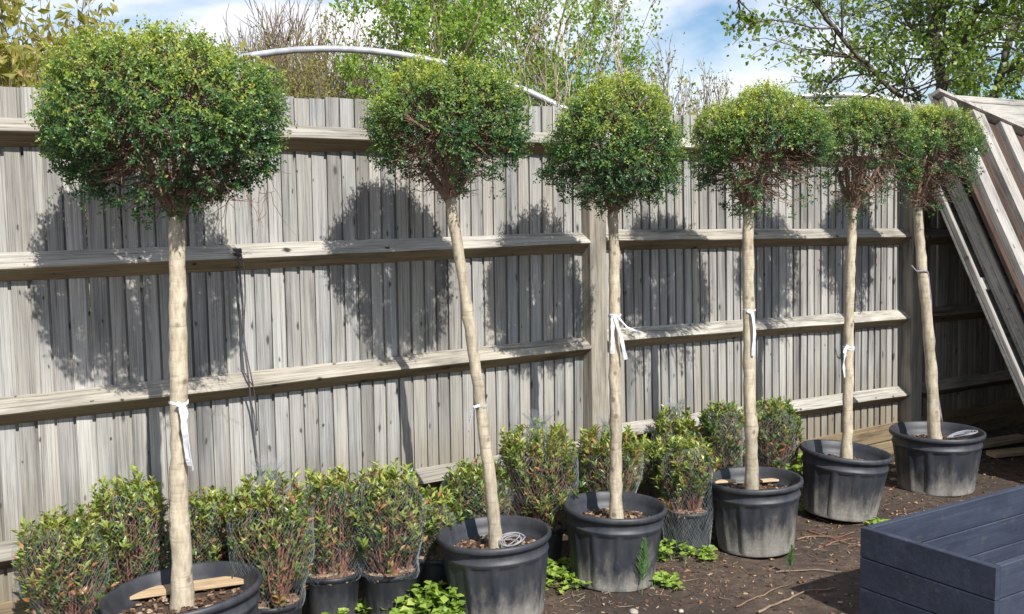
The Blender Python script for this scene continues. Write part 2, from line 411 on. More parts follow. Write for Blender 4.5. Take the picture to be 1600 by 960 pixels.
# ------------------------------------------------------------------ ground
def gz(x, y):
    P = np.stack([x, y, 0*x], -1)
    w = np.clip((np.minimum(np.minimum(x+3.6, 6.6-x), np.minimum(y-1.4, 9.2-y)))/.6, 0, 1)
    return w*(.012*wob(P, 3, 2.2) + .009*wob(P, 4, 9) + .006*wob(P, 5, 34))
def ground():
    mb = MB(); xs = np.arange(-3.6, 6.61, .05); ys = np.arange(1.4, 9.21, .05)
    X, Y = np.meshgrid(xs, ys, indexing='ij')
    Z = gz(X, Y)
    idx = np.arange(X.size).reshape(X.shape)
    Q = np.stack([idx[:-1, :-1], idx[1:, :-1], idx[1:, 1:], idx[:-1, 1:]], -1).reshape(-1, 4)
    mb.add(np.stack([X, Y, Z], -1), q=Q)
    x0, x1, y0, y1, B = xs[0], xs[-1], ys[0], ys[-1], 1500.
    V = [(-B, -B, 0), (B, -B, 0), (B, B, 0), (-B, B, 0), (x0, y0, 0), (x1, y0, 0), (x1, y1, 0), (x0, y1, 0)]
    mb.add(V, q=[[0, 1, 5, 4], [1, 2, 6, 5], [2, 3, 7, 6], [3, 0, 4, 7]])
    tag(mb.build('ground', M['soil'], smooth=True), kind='structure')
ground()
def chips(mb, P, size, flat=.35, slim=.4, bright=0.0):      # loose splinters: thin crooked boxes
    n = len(P)
    D = rdir(n); D[:, 2] *= .22; D = unit(D); Sd = unit(np.cross(D, [0, 0, 1.])+.0*D); N = np.cross(Sd, D)
    L = size*RNG.uniform(.5, 1.5, n)[:, None]; w = L*slim*RNG.uniform(.5, 1.3, n)[:, None]; h = w*flat
    c = np.array([[-1, -1, -1], [1, -1, -1], [1, 1, -1], [-1, 1, -1], [-1, -1, 1], [1, -.7, 1], [.8, 1, 1], [-1, .8, 1]])*.5
    V = P[:, None] + c[None, :, :1]*D[:, None]*L[:, None] + c[None, :, 1:2]*Sd[:, None]*w[:, None] + c[None, :, 2:]*N[:, None]*h[:, None]
    Q = ((np.arange(n)*8)[:, None, None] + BQ[None]).reshape(-1, 4)
    mb.add(V.reshape(-1, 3), q=Q, a=np.repeat(bright + (1-bright)*RNG.uniform(0, 1, n)**1.4, 8))
def litter():
    mb = MB(); n = 24000
    s = RNG.uniform(-.3, 8.0, n); nn = RNG.uniform(.05, 2.6, n)
    keep = (wob(np.stack([s, nn, 0*s], -1), 12, 3.0) + RNG.uniform(-.7, .9, n)) > .15
    s, nn = s[keep], nn[keep]
    P = FA + FT*s[:, None] + FN*nn[:, None]; P[:, 2] = gz(P[:, 0], P[:, 1]) + .003
    chips(mb, P, .013, .45, .45)
    tag(mb.build('bark_litter', M['bark_chip']), 'fine bark chips and splinters scattered over the dark soil', 'bark chips', kind='stuff')
litter()

# ------------------------------------------------------------------ fence
fence = empty('board_fence', FA, FYAW)
tag(fence, 'tall weathered grey close-board fence behind the row of potted trees', 'fence')
def board_mesh(k, w, h):            # rebated board: flat face, narrow sunk joint, tongue under the neighbour
    r = random.Random(k); mb = MB(); seg = 6; V = []; wv = w*.905; m = 7
    tl, tr = .0185, .0145
    for i in range(seg+1):
        z = h*i/seg; dx = r.uniform(-.0007, .0007); bow = r.uniform(-.001, .0015)
        for (x, y) in ((.003, 0), (.0005, -tl+.001), (.0025, -tl), (wv-.004, -tr), (wv-.002, -.003), (w+.006, -.003), (w+.006, 0)):
            V.append((x+dx, y-bow if y < -.005 else y, z))
    Q = [[i*m+j, i*m+m+j, i*m+m+(j+1) % m, i*m+(j+1) % m] for i in range(seg) for j in range(m)]
    e = seg*m
    mb.add(V, q=Q, t=[[0, j, j+1] for j in range(1, m-1)] + [[e, e+j+1, e+j] for j in range(1, m-1)])
    return mb.mesh('board', M['fence_wood'])
BM = {}
for tagw, w in (('a', .067), ('b', .062)):
    for k in range(7): BM[tagw, k] = board_mesh(k+10*(tagw == 'b'), w, 1.0)
def boards(s0, s1, pitch, ztop0, ztop1, zbot, lean, key):
    s = s0; k = 0
    while s < s1-.01:
        f = (s-s0)/(s1-s0); top = ztop0+(ztop1-ztop0)*f + random.uniform(-.006, .006)
        p = pitch*random.uniform(.90, 1.10)
        o = link('board', BM[key, random.randrange(7)], fence, (s, -random.uniform(0, .0045), zbot))
        h = top-zbot; wd = min(p, s1-s)/pitch
        o.scale = (wd, 1, h)
        o.rotation_euler = (random.uniform(-.0015, .0015), -lean+random.uniform(-.003, .003), random.uniform(-.03, .03))
        s += p; k += 1
boards(-.35, 2.835, .067, 2.125, 2.15, .20, .0, 'a')
boards(2.915, 5.46, .062, 2.15, 2.09, .20, .022, 'b')
boards(5.56, 8.6, .066, 2.09, 2.02, .20, .02, 'b')
def rail(s0, s1, z0, z1, dp=.082, hh=.05):       # arris rail: a triangular beam, ridge outwards
    mb = MB(); n = 10; V = []
    for i in range(n+1):
        f = i/n; s = (s1-s0)*f; z = (z1-z0)*f
        j = [random.uniform(-.0025, .0025) for _ in range(5)]
        V += [(s, -.008, z+hh+j[0]), (s, -dp+.004+j[1], z+.006+j[2]), (s, -dp+j[1], z-.004+j[2]), (s, -dp+.005+j[1], z-.010+j[2]), (s, -.008, z-hh*1.15+j[3])]
    Q = [[i*5+a, i*5+(a+1) % 5, i*5+5+(a+1) % 5, i*5+5+a] for i in range(n) for a in range(5)]
    e = n*5
    mb.add(V, q=Q, t=[[2, 1, 0], [3, 2, 0], [4, 3, 0], [e, e+1, e+2], [e, e+2, e+3], [e, e+3, e+4]])
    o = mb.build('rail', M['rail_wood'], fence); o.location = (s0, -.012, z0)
    o.data.materials.append(M['rail_shaded_brown'])           # unbleached brown lower face, with its shade also put into the colour
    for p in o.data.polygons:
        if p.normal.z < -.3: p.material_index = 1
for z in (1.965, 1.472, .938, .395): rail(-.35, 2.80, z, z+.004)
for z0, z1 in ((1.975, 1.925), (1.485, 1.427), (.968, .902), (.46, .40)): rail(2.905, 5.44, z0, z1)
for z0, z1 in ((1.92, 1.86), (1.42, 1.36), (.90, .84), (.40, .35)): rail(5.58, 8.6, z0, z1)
def post(s, top, w, d, lean):
    mb = MB(); bbox(mb, -w/2, w/2, -d, .03, -.3, top, .006)
    o = mb.build('post', M['post_wood'], fence); o.location = (s, 0, 0); o.rotation_euler = (0, -lean, 0)
post(2.862, 2.06, .105, .095, .012); post(5.51, 2.02, .12, .10, .016); post(8.66, 2.0, .12, .10, 0); post(-.42, 2.1, .12, .1, 0)
def gboard(s0, s1, z0, z1):
    mb = MB(); bbox(mb, 0, s1-s0, -.022-random.uniform(0, .006), .006, z0+.003, z1-.003, .004)
    o = mb.build('gravel_board', M['gravel_wood'], fence); o.location = (s0, 0, 0)
for (a, b) in ((-.35, 2.80), (2.92, 5.445), (5.58, 8.6)):
    gboard(a, b, -.02, .095); gboard(a, b, .095, .215)

# ------------------------------------------------------------------ stacked panels leaning on the fence
LEAN = radians(27.3)
def panel(s0, n0, ztop, w, length, label, front=False, side=0.0):
    # local frame: x along the fence, z up the slope from the foot, -y the outer face
    nf = n0 + ztop*math.tan(LEAN)
    root = empty('fence_panel', FP(s0, nf, 0), FYAW)
    root.rotation_euler = (-LEAN, 0, FYAW); root.rotation_mode = 'XYZ'
    root.rotation_euler = mathutils.Matrix.Rotation(FYAW, 4, 'Z').to_euler()
    R = (mathutils.Matrix.Rotation(FYAW, 3, 'Z') @ mathutils.Matrix.Rotation(-LEAN, 3, 'X')).to_euler()
    root.rotation_euler = R
    L = ztop/cos(LEAN)
    tag(root, label, 'panel', 'panels stacked leaning on the fence')
    if not front:
        x = 0
        while x < w-.02:
            b = min(.16, w-x); mb = MB(); bbox(mb, x, x+b-.008, -.018, .0, 0, L, .003); mb.build('board', M['panel_board'], root); x += b
        for z in (.12, L*.5, L-.1):
            mb = MB(); bbox(mb, .03, w, -.052, -.019, z-.04, z+.04, .004); mb.build('rail', M['panel_wood'], root)
        mb = MB(); bbox(mb, .0, .028, -.055, -.019, .0, L, .004); mb.build('edge_batten', M['panel_wood'], root)
    else:
        mb = MB(); bbox(mb, .0, w, -.02, 0, 0, L-.504, .003); mb.build('backing_sheet', M['panel_brown'], root)
        z = L-.50
        sl_ = math.tan(radians(17.5)); V = []
        for yy in (-.0205, -.0240):
            V += [(.002, yy, .002), (w-.002, yy, .002), (w-.002, yy, L-.02-sl_*w), (.002, yy, L-.02)]
        mb = MB(); mb.add(V, q=[[0, 1, 2, 3], [7, 6, 5, 4], [0, 4, 5, 1], [1, 5, 6, 2], [2, 6, 7, 3], [3, 7, 4, 0]]); mb.build('backing_felt', M['panel_brown'], root)
        while z < L-.03:
            b = min(.15, L-z); mb = MB(); bbox(mb, .0, w, -.02, 0, z, z+b-.004, .003)
            mb.build('board', M['panel_board'], root); z += b
        sl_ = math.tan(radians(17.5))
        mb = MB(); dz = .022     # sloping top rail
        V = []
        for xx in (0, w):
            zt = L-.01-sl_*xx
            V += [(xx, -.085, zt-dz), (xx, -.021, zt-dz), (xx, -.021, zt), (xx, -.085, zt)]
        mb.add(V, q=[[3, 2, 1, 0], [4, 5, 6, 7], [0, 1, 5, 4], [1, 2, 6, 5], [2, 3, 7, 6], [3, 0, 4, 7]])
        mb.build('top_rail', M['panel_wood'], root)
        x = .05
        while x < w-.2:
            zt0, zt1 = L-.01-sl_*x-dz-.006, L-.01-sl_*(x+.105)-dz-.006
            mb = MB()
            hexa(mb, [(x, -.065, .0), (x+.105, -.065, 0), (x+.105, -.021, 0), (x, -.021, 0), (x, -.065, zt0), (x+.105, -.065, zt1), (x+.105, -.021, zt1), (x, -.021, zt0)])
            mb.build('batten', M['panel_wood'], root); x += .25
    return root
panel(5.33, .00, 2.27, 3.2, 2.5, 'rearmost leaning panel with pale lit edge, tight against the fence')
panel(5.40, .075, 2.25, 3.1, 2.5, 'leaning panel second from the fence, dark grey edge')
panel(5.39, .15, 2.22, 3.1, 2.5, 'middle leaning panel of the stack, dark grey edge')
panel(5.36, .22, 2.31, 3.2, 2.6, 'front leaning panel with pale battens under a sloping top rail', front=True)

# ------------------------------------------------------------------ raised planter
def planter():
    h = .375; A = G(1345, 823, h); B = G(1573, 880, h)
    u = (B-A)[:2]; wd = np.linalg.norm(u); u = u/wd; v = np.array([-u[1], u[0]])
    # square it up half way between the two measured sides
    yaw = atan2(v[1], v[0]) - radians(7.0)
    root = empty('planter_box', (A[0], A[1], 0), yaw)
    tag(root, 'dark navy painted timber planter box in the near right corner', 'planter')
    ln = 1.9; th = .030; bh = h/3
    # local x along the length (away to the right), -y towards the camera
    for k in range(3):
        z0, z1 = k*bh+.0015, (k+1)*bh-.0015
        mb = MB(); bbox(mb, 0, th, -wd, 0, z0, z1, .003); o = mb.build('end_board', M['navy_paint'], root)
        mb = MB(); bbox(mb, th+.001, ln, -th, 0, z0, z1, .003); mb.build('side_board', M['navy_paint'], root)
        mb = MB(); bbox(mb, th+.001, ln, -wd, -wd+th, z0, z1, .003); mb.build('side_board', M['navy_paint'], root)
        mb = MB(); bbox(mb, ln+.001, ln+th, -wd, 0, z0, z1, .003); mb.build('end_board', M['navy_paint'], root)
    for (x, y) in ((th+.002, -wd+th+.002), (ln-.05, -wd+th+.002), (ln-.05, -th-.05)):
        mb = MB(); bbox(mb, x, x+.045, y, y+.045, .005, h-.03, .003); mb.build('corner_block', M['navy_paint'], root)
    mb = MB(); box(mb, th+.003, ln-.003, -wd+th+.003, -th-.003, .0, .02); mb.build('floor', M['navy_paint'], root)
planter()

# ------------------------------------------------------------------ pots
def pot_profile(R, H, lip):
    b = R*.80; n = R*.940; body = R*.930
    return [(.0, .004), (b-.014, .0), (b-.004, .002), (b, .008),                              # base
            (b+.001, .020), (b+(body-b)*.35, H*.28), (b+(body-b)*.68, H*.52), (body-.002, H*.70), (body-.0015, H*.735), (body, H*.755),   # fluted wall
            (body+.0005, H*.765), (n, H*.775), (n+.001, H*.785), (n, H*.80), (n-.005, H*.808), (n-.005, H-lip-.004), (n-.002, H-lip-.001),      # ledge ring and neck
            (R-.004, H-lip), (R-.0005, H-lip+.004), (R, H-lip*.5), (R-.002, H-.004), (R-.007, H), (R-.013, H-.001), (R-.017, H-.006),  # rolled lip
            (n-.014, H-lip-.01), (n-.018, H*.80), (n-.030, H*.79), (R*.86, H*.60)]
def make_pot(root, R, H, lip, mat, flutes=12, seg=144, tilt=None):
    def rf(Rr, z, th):
        k = np.zeros(len(Rr)); k[4:8] = 1; k[8] = .75
        fl = np.clip((np.abs(np.sin(th*flutes/2))-.28)/.25, 0, 1)       # wide sunk panels between narrow ribs
        return Rr - k[:, None]*R*.034*fl
    mb = MB(); lathe(mb, pot_profile(R, H, lip), seg, rf if flutes else None)
    return mb.build('pot', mat, root, smooth=True)
def soil_disc(root, R, z, n, chip, bright=0.0):
    mb = MB(); rs = np.linspace(0, R, 9); seg = 36; V = [(0, 0, z+.015)]; th = np.arange(seg)*2*pi/seg
    for r in rs[1:]:
        p = np.stack([r*np.cos(th), r*np.sin(th), 0*th], -1); V += list(p + np.stack([0*th, 0*th, z+.015*(1-(r/R)**2)+.006*wob(p, 8, 30)], -1))
    Q = [[1+i*seg+j, 1+i*seg+(j+1) % seg, 1+(i+1)*seg+(j+1) % seg, 1+(i+1)*seg+j] for i in range(7) for j in range(seg)]
    T = [[0, 1+j, 1+(j+1) % seg] for j in range(seg)]
    mb.add(V, q=[q[::-1] for q in Q][::1] and [[q[3], q[2], q[1], q[0]][::-1] for q in Q], t=T)
    so_ = mb.build('soil', M['potting_soil'], root, smooth=True)
    mb = MB(); r = R*np.sqrt(RNG.uniform(0, .97, n)); a = RNG.uniform(0, 2*pi, n)
    P = np.stack([r*np.cos(a), r*np.sin(a), z+.015*(1-(r/R)**2)+.006+RNG.uniform(0, .008, n)], -1)
    chips(mb, P, chip, .5, .6, bright)
    tag(mb.build('bark_mulch', M['bark_chip'], so_), kind='stuff')

# ------------------------------------------------------------------ topiary trees in pots
def crown(root, base, C, rx, ry, zt, zb, top, n_clump, seed, leafL, bare, dead=.02, lean=(0, 0)):
    """C: centre (local), rx/ry half widths, zt/zb reach above and below; top: trunk top (local)."""
    r = np.random.default_rng(seed)
    n = int(n_clump*1.15)
    d = unit(r.normal(size=(n*2, 3)))
    rad = .95 + .12*wob(d, seed, 3.0) + .09*wob(d, seed+1, 9.0)
    def place(d, f):
        zz = np.where(d[:, 2:] > 0, zt, zb)
        q = np.abs(d)**1.0
        e = 2.1
        k = (np.abs(d[:, 0])**e + np.abs(d[:, 1])**e + np.abs(d[:, 2])**e)**(-1/e)
        return np.concatenate([d[:, :1]*rx, d[:, 1:2]*ry, d[:, 2:]*zz], 1)*(k*f)[:, None]
    depth = np.where(r.uniform(size=n*2) < .76, r.uniform(.90, 1.03, n*2), r.uniform(.6, .92, n*2))
    P = place(d, rad*depth)
    # bare patches: lower and inner parts carry few leaves
    zrel = np.where(P[:, 2] > 0, P[:, 2]/zt, P[:, 2]/zb)
    dens = 1.25 + 1.3*zrel + .75*wob(P, seed+5, 12.0) - bare
    keep = r.uniform(size=n*2) < np.clip(dens, .07, 1)
    P = P[keep][:n]; d = d[keep][:n]; dep = depth[keep][:n]; m = len(P)
    # leafy sprays: every tuft is three short shoots with leaves in pairs
    q = np.repeat(np.arange(m), 3); ns_ = len(q)
    sd_ = unit(d[q]*.75 + unit(r.normal(size=(ns_, 3)))*.8 + np.array([0, 0, .35]))
    ln_ = r.uniform(.028, .062, ns_); sp = P[q] + r.normal(0, .014, (ns_, 3)) - sd_*(ln_*.45)[:, None]
    sx = unit(np.cross(sd_, r.normal(size=(ns_, 3)))); sy = np.cross(sd_, sx)
    LP_, LD, LN, LT, LL = [], [], [], [], []
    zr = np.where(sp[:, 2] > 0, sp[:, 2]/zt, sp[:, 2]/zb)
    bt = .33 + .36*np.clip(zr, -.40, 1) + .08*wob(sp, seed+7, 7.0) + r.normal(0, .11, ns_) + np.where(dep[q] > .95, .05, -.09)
    for j in range(4):
        f_ = (j+.5)/4
        ax_ = sx if j % 2 == 0 else sy
        for sg in (1, -1):
            dd_ = unit(ax_*sg + sd_*(.35+.6*f_) + .22*r.normal(size=(ns_, 3)))
            LP_.append(sp + sd_*(ln_*f_)[:, None]); LD.append(dd_)
            LN.append(unit(sd_*.7 - dd_*.2 + np.array([.12, -.22, .35]) + .35*r.normal(size=(ns_, 3))))
            LT.append(bt + .10*f_ + r.normal(0, .05, ns_)); LL.append(leafL*(1.12-.42*f_)*r.uniform(.65, 1.3, ns_))
    LP_.append(sp + sd_*ln_[:, None]); LD.append(unit(sd_ + .2*r.normal(size=(ns_, 3)))); LN.append(unit(sx + np.array([0, -.2, .4]))); LT.append(bt + .16); LL.append(leafL*.75*r.uniform(.6, 1.2, ns_))
    Lp = np.concatenate(LP_); L = np.concatenate(LL); tint = np.clip(np.concatenate(LT), 0, .86)
    tint[r.uniform(size=len(tint)) < dead*.5] = .97
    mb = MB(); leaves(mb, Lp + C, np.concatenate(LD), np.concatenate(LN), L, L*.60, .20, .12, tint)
    # stray shoots on top
    ns = 80; ds = unit(np.abs(r.normal(size=(ns, 3)))*np.array([0, 0, 1.0]) + r.normal(size=(ns, 3))*np.array([1, 1, .25])); ps = place(ds, .97+0*ds[:, 0]) + C
    hh = r.uniform(.02, .065, ns); kk = 6
    sh = ps[:, None] + (np.linspace(0, 1, kk)[None, :, None])*hh[:, None, None]*(unit(ds*.5 + np.array([0, 0, .8]) + .3*r.normal(size=(ns, 3))))[:, None]
    Ps = sh.reshape(-1, 3); leaves(mb, Ps, unit(r.normal(size=(len(Ps), 3)) + np.array([0, 0, .6])), unit(r.normal(size=(len(Ps), 3))+np.array([0, 0, 1])), leafL*.8, leafL*.45, .2, .1, np.clip(r.normal(.62, .1, len(Ps)), 0, .86))
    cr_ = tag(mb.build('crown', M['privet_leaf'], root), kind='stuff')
    # limbs and twigs
    mb = MB()
    nb = 13; th = np.arange(nb)*2*pi/nb*1.0 + r.uniform(-.25, .25, nb)
    ends = np.stack([np.cos(th)*rx*.62*r.uniform(.5, 1, nb), np.sin(th)*ry*.62*r.uniform(.5, 1, nb), r.uniform(-.1, .6, nb)*zt], -1) + C
    f = np.linspace(0, 1, 7)[None, :, None]
    b0 = np.array(top)[None, None] - np.array([0, 0, .03])
    mid = (np.array(top) + ends)/2 + r.normal(0, .03, (nb, 3)) + np.array([0, 0, -.02])
    limb = (1-f)**2*b0 + 2*f*(1-f)*mid[:, None] + f**2*ends[:, None]
    tubes(mb, limb, np.linspace(.019, .005, 7)[None]*np.ones((nb, 1)), 5)
    # every tuft is fed by a twig from the nearest point of a limb
    allp = limb[:, 1:].reshape(-1, 3); tg = P[::2] + C
    extra_d = unit(r.normal(size=(420, 3)) + np.array([0, 0, -.2])); tg = np.concatenate([tg, place(extra_d, r.uniform(.5, .93, 420)) + C])
    dd = ((tg[:, None] - allp[None])**2).sum(-1) + .02*r.uniform(size=(len(tg), len(allp)))
    src = allp[dd.argmin(1)]
    f = np.linspace(0, 1, 5)[None, :, None]
    md = (src+tg)/2 + r.normal(0, .022, tg.shape) + np.array([0, 0, -.015])
    tw = (1-f)**2*src[:, None] + 2*f*(1-f)*md[:, None] + f**2*tg[:, None]
    tubes(mb, tw, np.linspace(.0032, .0011, 5)[None]*r.uniform(.7, 1.2, (len(tg), 1)), 3)
    # fine side twigs
    k = r.integers(1, 4, len(tg)*2); i2 = r.integers(0, len(tg), len(tg)*2); st = tw[i2, k]
    en = st + unit(unit(tg[i2]-src[i2]) + .9*r.normal(size=st.shape))*r.uniform(.02, .06, len(st))[:, None]
    md = (st+en)/2 + r.normal(0, .008, st.shape)
    tubes(mb, np.stack([st, md, en], 1), np.array([[.0014, .0011, .0007]])*np.ones((len(st), 1)), 3)
    tag(mb.build('branches', M['twig_bark'], root), kind='stuff')

def ribbon(root_trunk, pts, w, twist=.3, thick=.0008, n=14, seed=0):
    """flat tape along a path (local coordinates)"""
    r = np.random.default_rng(seed); pts = np.asarray(pts, float); k = len(pts)
    tt = np.linspace(0, k-1, n); P = np.stack([np.interp(tt, np.arange(k), pts[:, j]) for j in range(3)], -1)
    T = unit(np.gradient(P, axis=0)); an = np.cumsum(r.normal(0, twist, n))*.5
    X = unit(np.cross(T, np.array([.3, -1, .1]))); Y = np.cross(T, X)
    A_ = X*np.cos(an)[:, None] + Y*np.sin(an)[:, None]; Nn = np.cross(T, A_)
    V = []
    for i in range(n):
        ww = w*.5*(1+.12*sin(i*1.7))
        V += [P[i]-A_[i]*ww-Nn[i]*thick, P[i]+A_[i]*ww-Nn[i]*thick, P[i]+A_[i]*ww+Nn[i]*thick, P[i]-A_[i]*ww+Nn[i]*thick]
    Q = [[i*4+a, i*4+(a+1) % 4, i*4+4+(a+1) % 4, i*4+4+a] for i in range(n-1) for a in range(4)] + [[3, 2, 1, 0], [4*n-4, 4*n-3, 4*n-2, 4*n-1]]
    mb = MB(); mb.add(V, q=Q)
    return mb.build('ribbon', M['ribbon_plastic'], root_trunk)
def loop_tie(c, r, z, k=12):
    return [(c[0]+r*cos(a), c[1]+r*sin(a), z+.004*sin(2*a)) for a in np.linspace(0, 2*pi, k)]

TREES = [
  # rim centre px, rim width m, rim height, trunk px list, trunk dia bottom/top, crown (x0,x1,ytop,ybot, y of widest), clumps
  dict(rim=(285, 925), D=.55, H=.34, tilt=(.0, -.085), trunk=[(284, 925), (280, 800), (279, 640), (278, 470), (276, 345)], d=(.070, .050), crown=(66, 434, 47, 350, 205), n=1500, leaf=.0155, bare=.30,
       label='largest mop-head topiary tree, nearest on the left, in a wide black pot'),
  dict(rim=(772, 833), D=.468, H=.34, tilt=(.0, -.04), trunk=[(777, 833), (765, 745), (748, 610), (728, 470), (705, 320)], d=(.052, .041), crown=(580, 832, 97, 322, 205), n=1000, leaf=.0145, bare=.62,
       label='mop-head topiary tree with a trunk leaning left, second from the left'),
  dict(rim=(961, 790), D=.459, H=.34, tilt=(0, .03), trunk=[(963, 803), (962, 700), (960, 560), (960, 430), (958, 330)], d=(.056, .044), crown=(852, 1076, 122, 345, 240), n=1000, leaf=.0145, bare=.1,
       label='mop-head topiary tree with a long ribbon blowing right, before the middle fence post'),
  dict(rim=(1179, 748), D=.457, H=.34, tilt=(0, -.03), trunk=[(1175, 755), (1174, 690), (1170, 560), (1169, 440), (1169, 330)], d=(.064, .046), crown=(1070, 1306, 142, 345, 240), n=950, leaf=.0145, bare=.78,
       label='mop-head topiary tree with thin ribbon, wooden strips in its pot, fourth from left'),
  dict(rim=(1322, 707), D=.475, H=.34, tilt=(0, .09), trunk=[(1322, 718), (1325, 640), (1326, 540), (1329, 430), (1332, 330)], d=(.056, .044), crown=(1266, 1432, 150, 346, 240), n=700, leaf=.0145, bare=1.2,
       label='mop-head topiary tree with a bare twiggy crown and a tilted pot, fifth from left'),
  dict(rim=(1464, 672), D=.525, H=.34, tilt=(0, .0), trunk=[(1462, 680), (1456, 600), (1449, 500), (1441, 420), (1434, 330)], d=(.068, .05), crown=(1384, 1528, 165, 342, 235), n=700, leaf=.0145, bare=.65,
       label='farthest mop-head topiary tree with a cable up its trunk, beside the leaning panels'),
]
for i, T_ in enumerate(TREES):
    c = G(*T_['rim'], T_['H']); Y = c[1]; base = np.array([c[0], c[1], 0.0])
    root = empty('potted_tree', base)
    tag(root, T_['label'], 'potted tree', 'topiary trees in a row along the fence')
    T_['root'] = root; T_['base'] = base
    R, H = T_['D']/2, T_['H']
    pot = make_pot(root, R, H, .026, M['pot_plastic'])
    pot.rotation_euler = (T_['tilt'][0], T_['tilt'][1]*-1 if False else T_['tilt'][1], 0); pot.location.z = abs(T_['tilt'][1])*R*.75; pot.location.x = -T_['tilt'][1]*H
    soil_disc(pot, R*.89, H*.74, 420, .014)
    tp = np.array([atY(x, y, Y) for x, y in T_['trunk']]) - base
    tp[0, 2] = H*.72
    tp = np.concatenate([tp, tp[-1:] + (tp[-1:]-tp[-2:-1])*.12])
    kk = 40; tt = np.linspace(0, len(tp)-1, kk); cl = np.stack([np.interp(tt, np.arange(len(tp)), tp[:, j]) for j in range(3)], -1)
    for _ in range(3): cl[1:-1] = (cl[:-2]+2*cl[1:-1]+cl[2:])/4
    rr = np.interp(np.linspace(0, 1, kk), [0, .05, .14, 1], [T_['d'][0]*.68, T_['d'][0]*.55, T_['d'][0]*.48, T_['d'][1]*.5])
    rg = np.random.default_rng(i); rr = rr*(1+.05*rg.normal(size=kk)); cl[1:-1, :2] += rg.normal(0, .0018, (kk-2, 2))
    mb = MB(); tubes(mb, cl[None], rr[None], 14)
    trunk = mb.build('trunk', M['trunk_bark'], root, smooth=True); T_['trunk_o'] = trunk; T_['cl'] = cl; T_['rr'] = rr
    x0, x1, yt, yb, yw = T_['crown']; xc = (x0+x1)/2
    cc3 = atY(xc, yw, Y) - base; sc_ = Y/FPX*1.0
    pt = atY(xc, yt, Y)-base; pb = atY(xc, yb, Y)-base; px = atY(x1, yw, Y)-base
    rx = (px-cc3)[0]*.965
    crown(root, base, cc3, rx, rx*.97, (pt[2]-cc3[2])*.97, (cc3[2]-pb[2])*.97, tuple(cl[-1]), T_['n'], 50+i*11, T_['leaf'], T_['bare'])
def hanging_twigs():
    T_ = TREES[0]; r = np.random.default_rng(77); Y = T_['base'][1]; mb = MB()
    for k in range(26):
        x = r.uniform(330, 430); y = r.uniform(255, 315); p = [atY(x, y, Y-r.uniform(-.1, .12))-T_['base']]
        d = unit(np.array([r.normal(.1, .5), r.normal(0, .2), -1.0 if r.uniform() < .5 else r.normal(0, .5)])); L = r.uniform(.06, .20)
        for j in range(5):
            d = unit(d + .35*r.normal(size=3)); p.append(p[-1]+d*L/5)
        tubes(mb, np.array(p)[None], np.linspace(.0016, .0007, 6)[None], 3)
    tag(mb.build('bare_twigs', M['twig_bark'], T_['root']), kind='stuff')
hanging_twigs()
# ribbons, ties and things lying in the pots
def tl(i, x, y, dy=0.0):
    T_ = TREES[i]; return atY(x, y, T_['base'][1]-dy) - T_['base']
def tie(i, y):
    T_ = TREES[i]; z = tl(i, T_['rim'][0], y)[2]; j = int(np.argmin(abs(T_['cl'][:, 2]-z)))
    return T_['cl'][j], T_['rr'][j], z
for i, y, pts, w in ((0, 628, [(276, 630, .05), (290, 640, .05), (294, 690, .055), (302, 735, .05)], .020), (0, 630, [(284, 630, .05), (288, 670, .06), (292, 700, .05), (296, 728, .05)], .026),
                     (1, 634, [(748, 634, .03), (738, 640, .04), (733, 662, .04)], .018), (1, 634, [(750, 634, .03), (740, 636, .05)], .012),
                     (2, 492, [(958, 494, .04), (957, 520, .045), (957, 553, .04)], .022), (2, 494, [(960, 494, .04), (970, 525, .05), (978, 562, .05)], .020), (2, 494, [(966, 496, .04), (980, 512, .06), (1005, 521, .06)], .010),
                     (3, 484, [(1168, 485, .03), (1176, 490, .04), (1179, 520, .045), (1177, 556, .04)], .020),
                     (4, 542, [(1325, 540, .03), (1319, 550, .04), (1322, 552, .04)], .02), (4, 545, [(1321, 553, .035), (1318, 570, .03), (1320, 590, .03)], .018)):
    cpos, r_, z = tie(i, y)
    ribbon(TREES[i]['trunk_o'], loop_tie(cpos, r_+.0015, z), .006, .03, seed=i)
    ribbon(TREES[i]['trunk_o'], [tl(i, *p) for p in pts], w*.8, .5, seed=i*7+int(y)+len(pts))
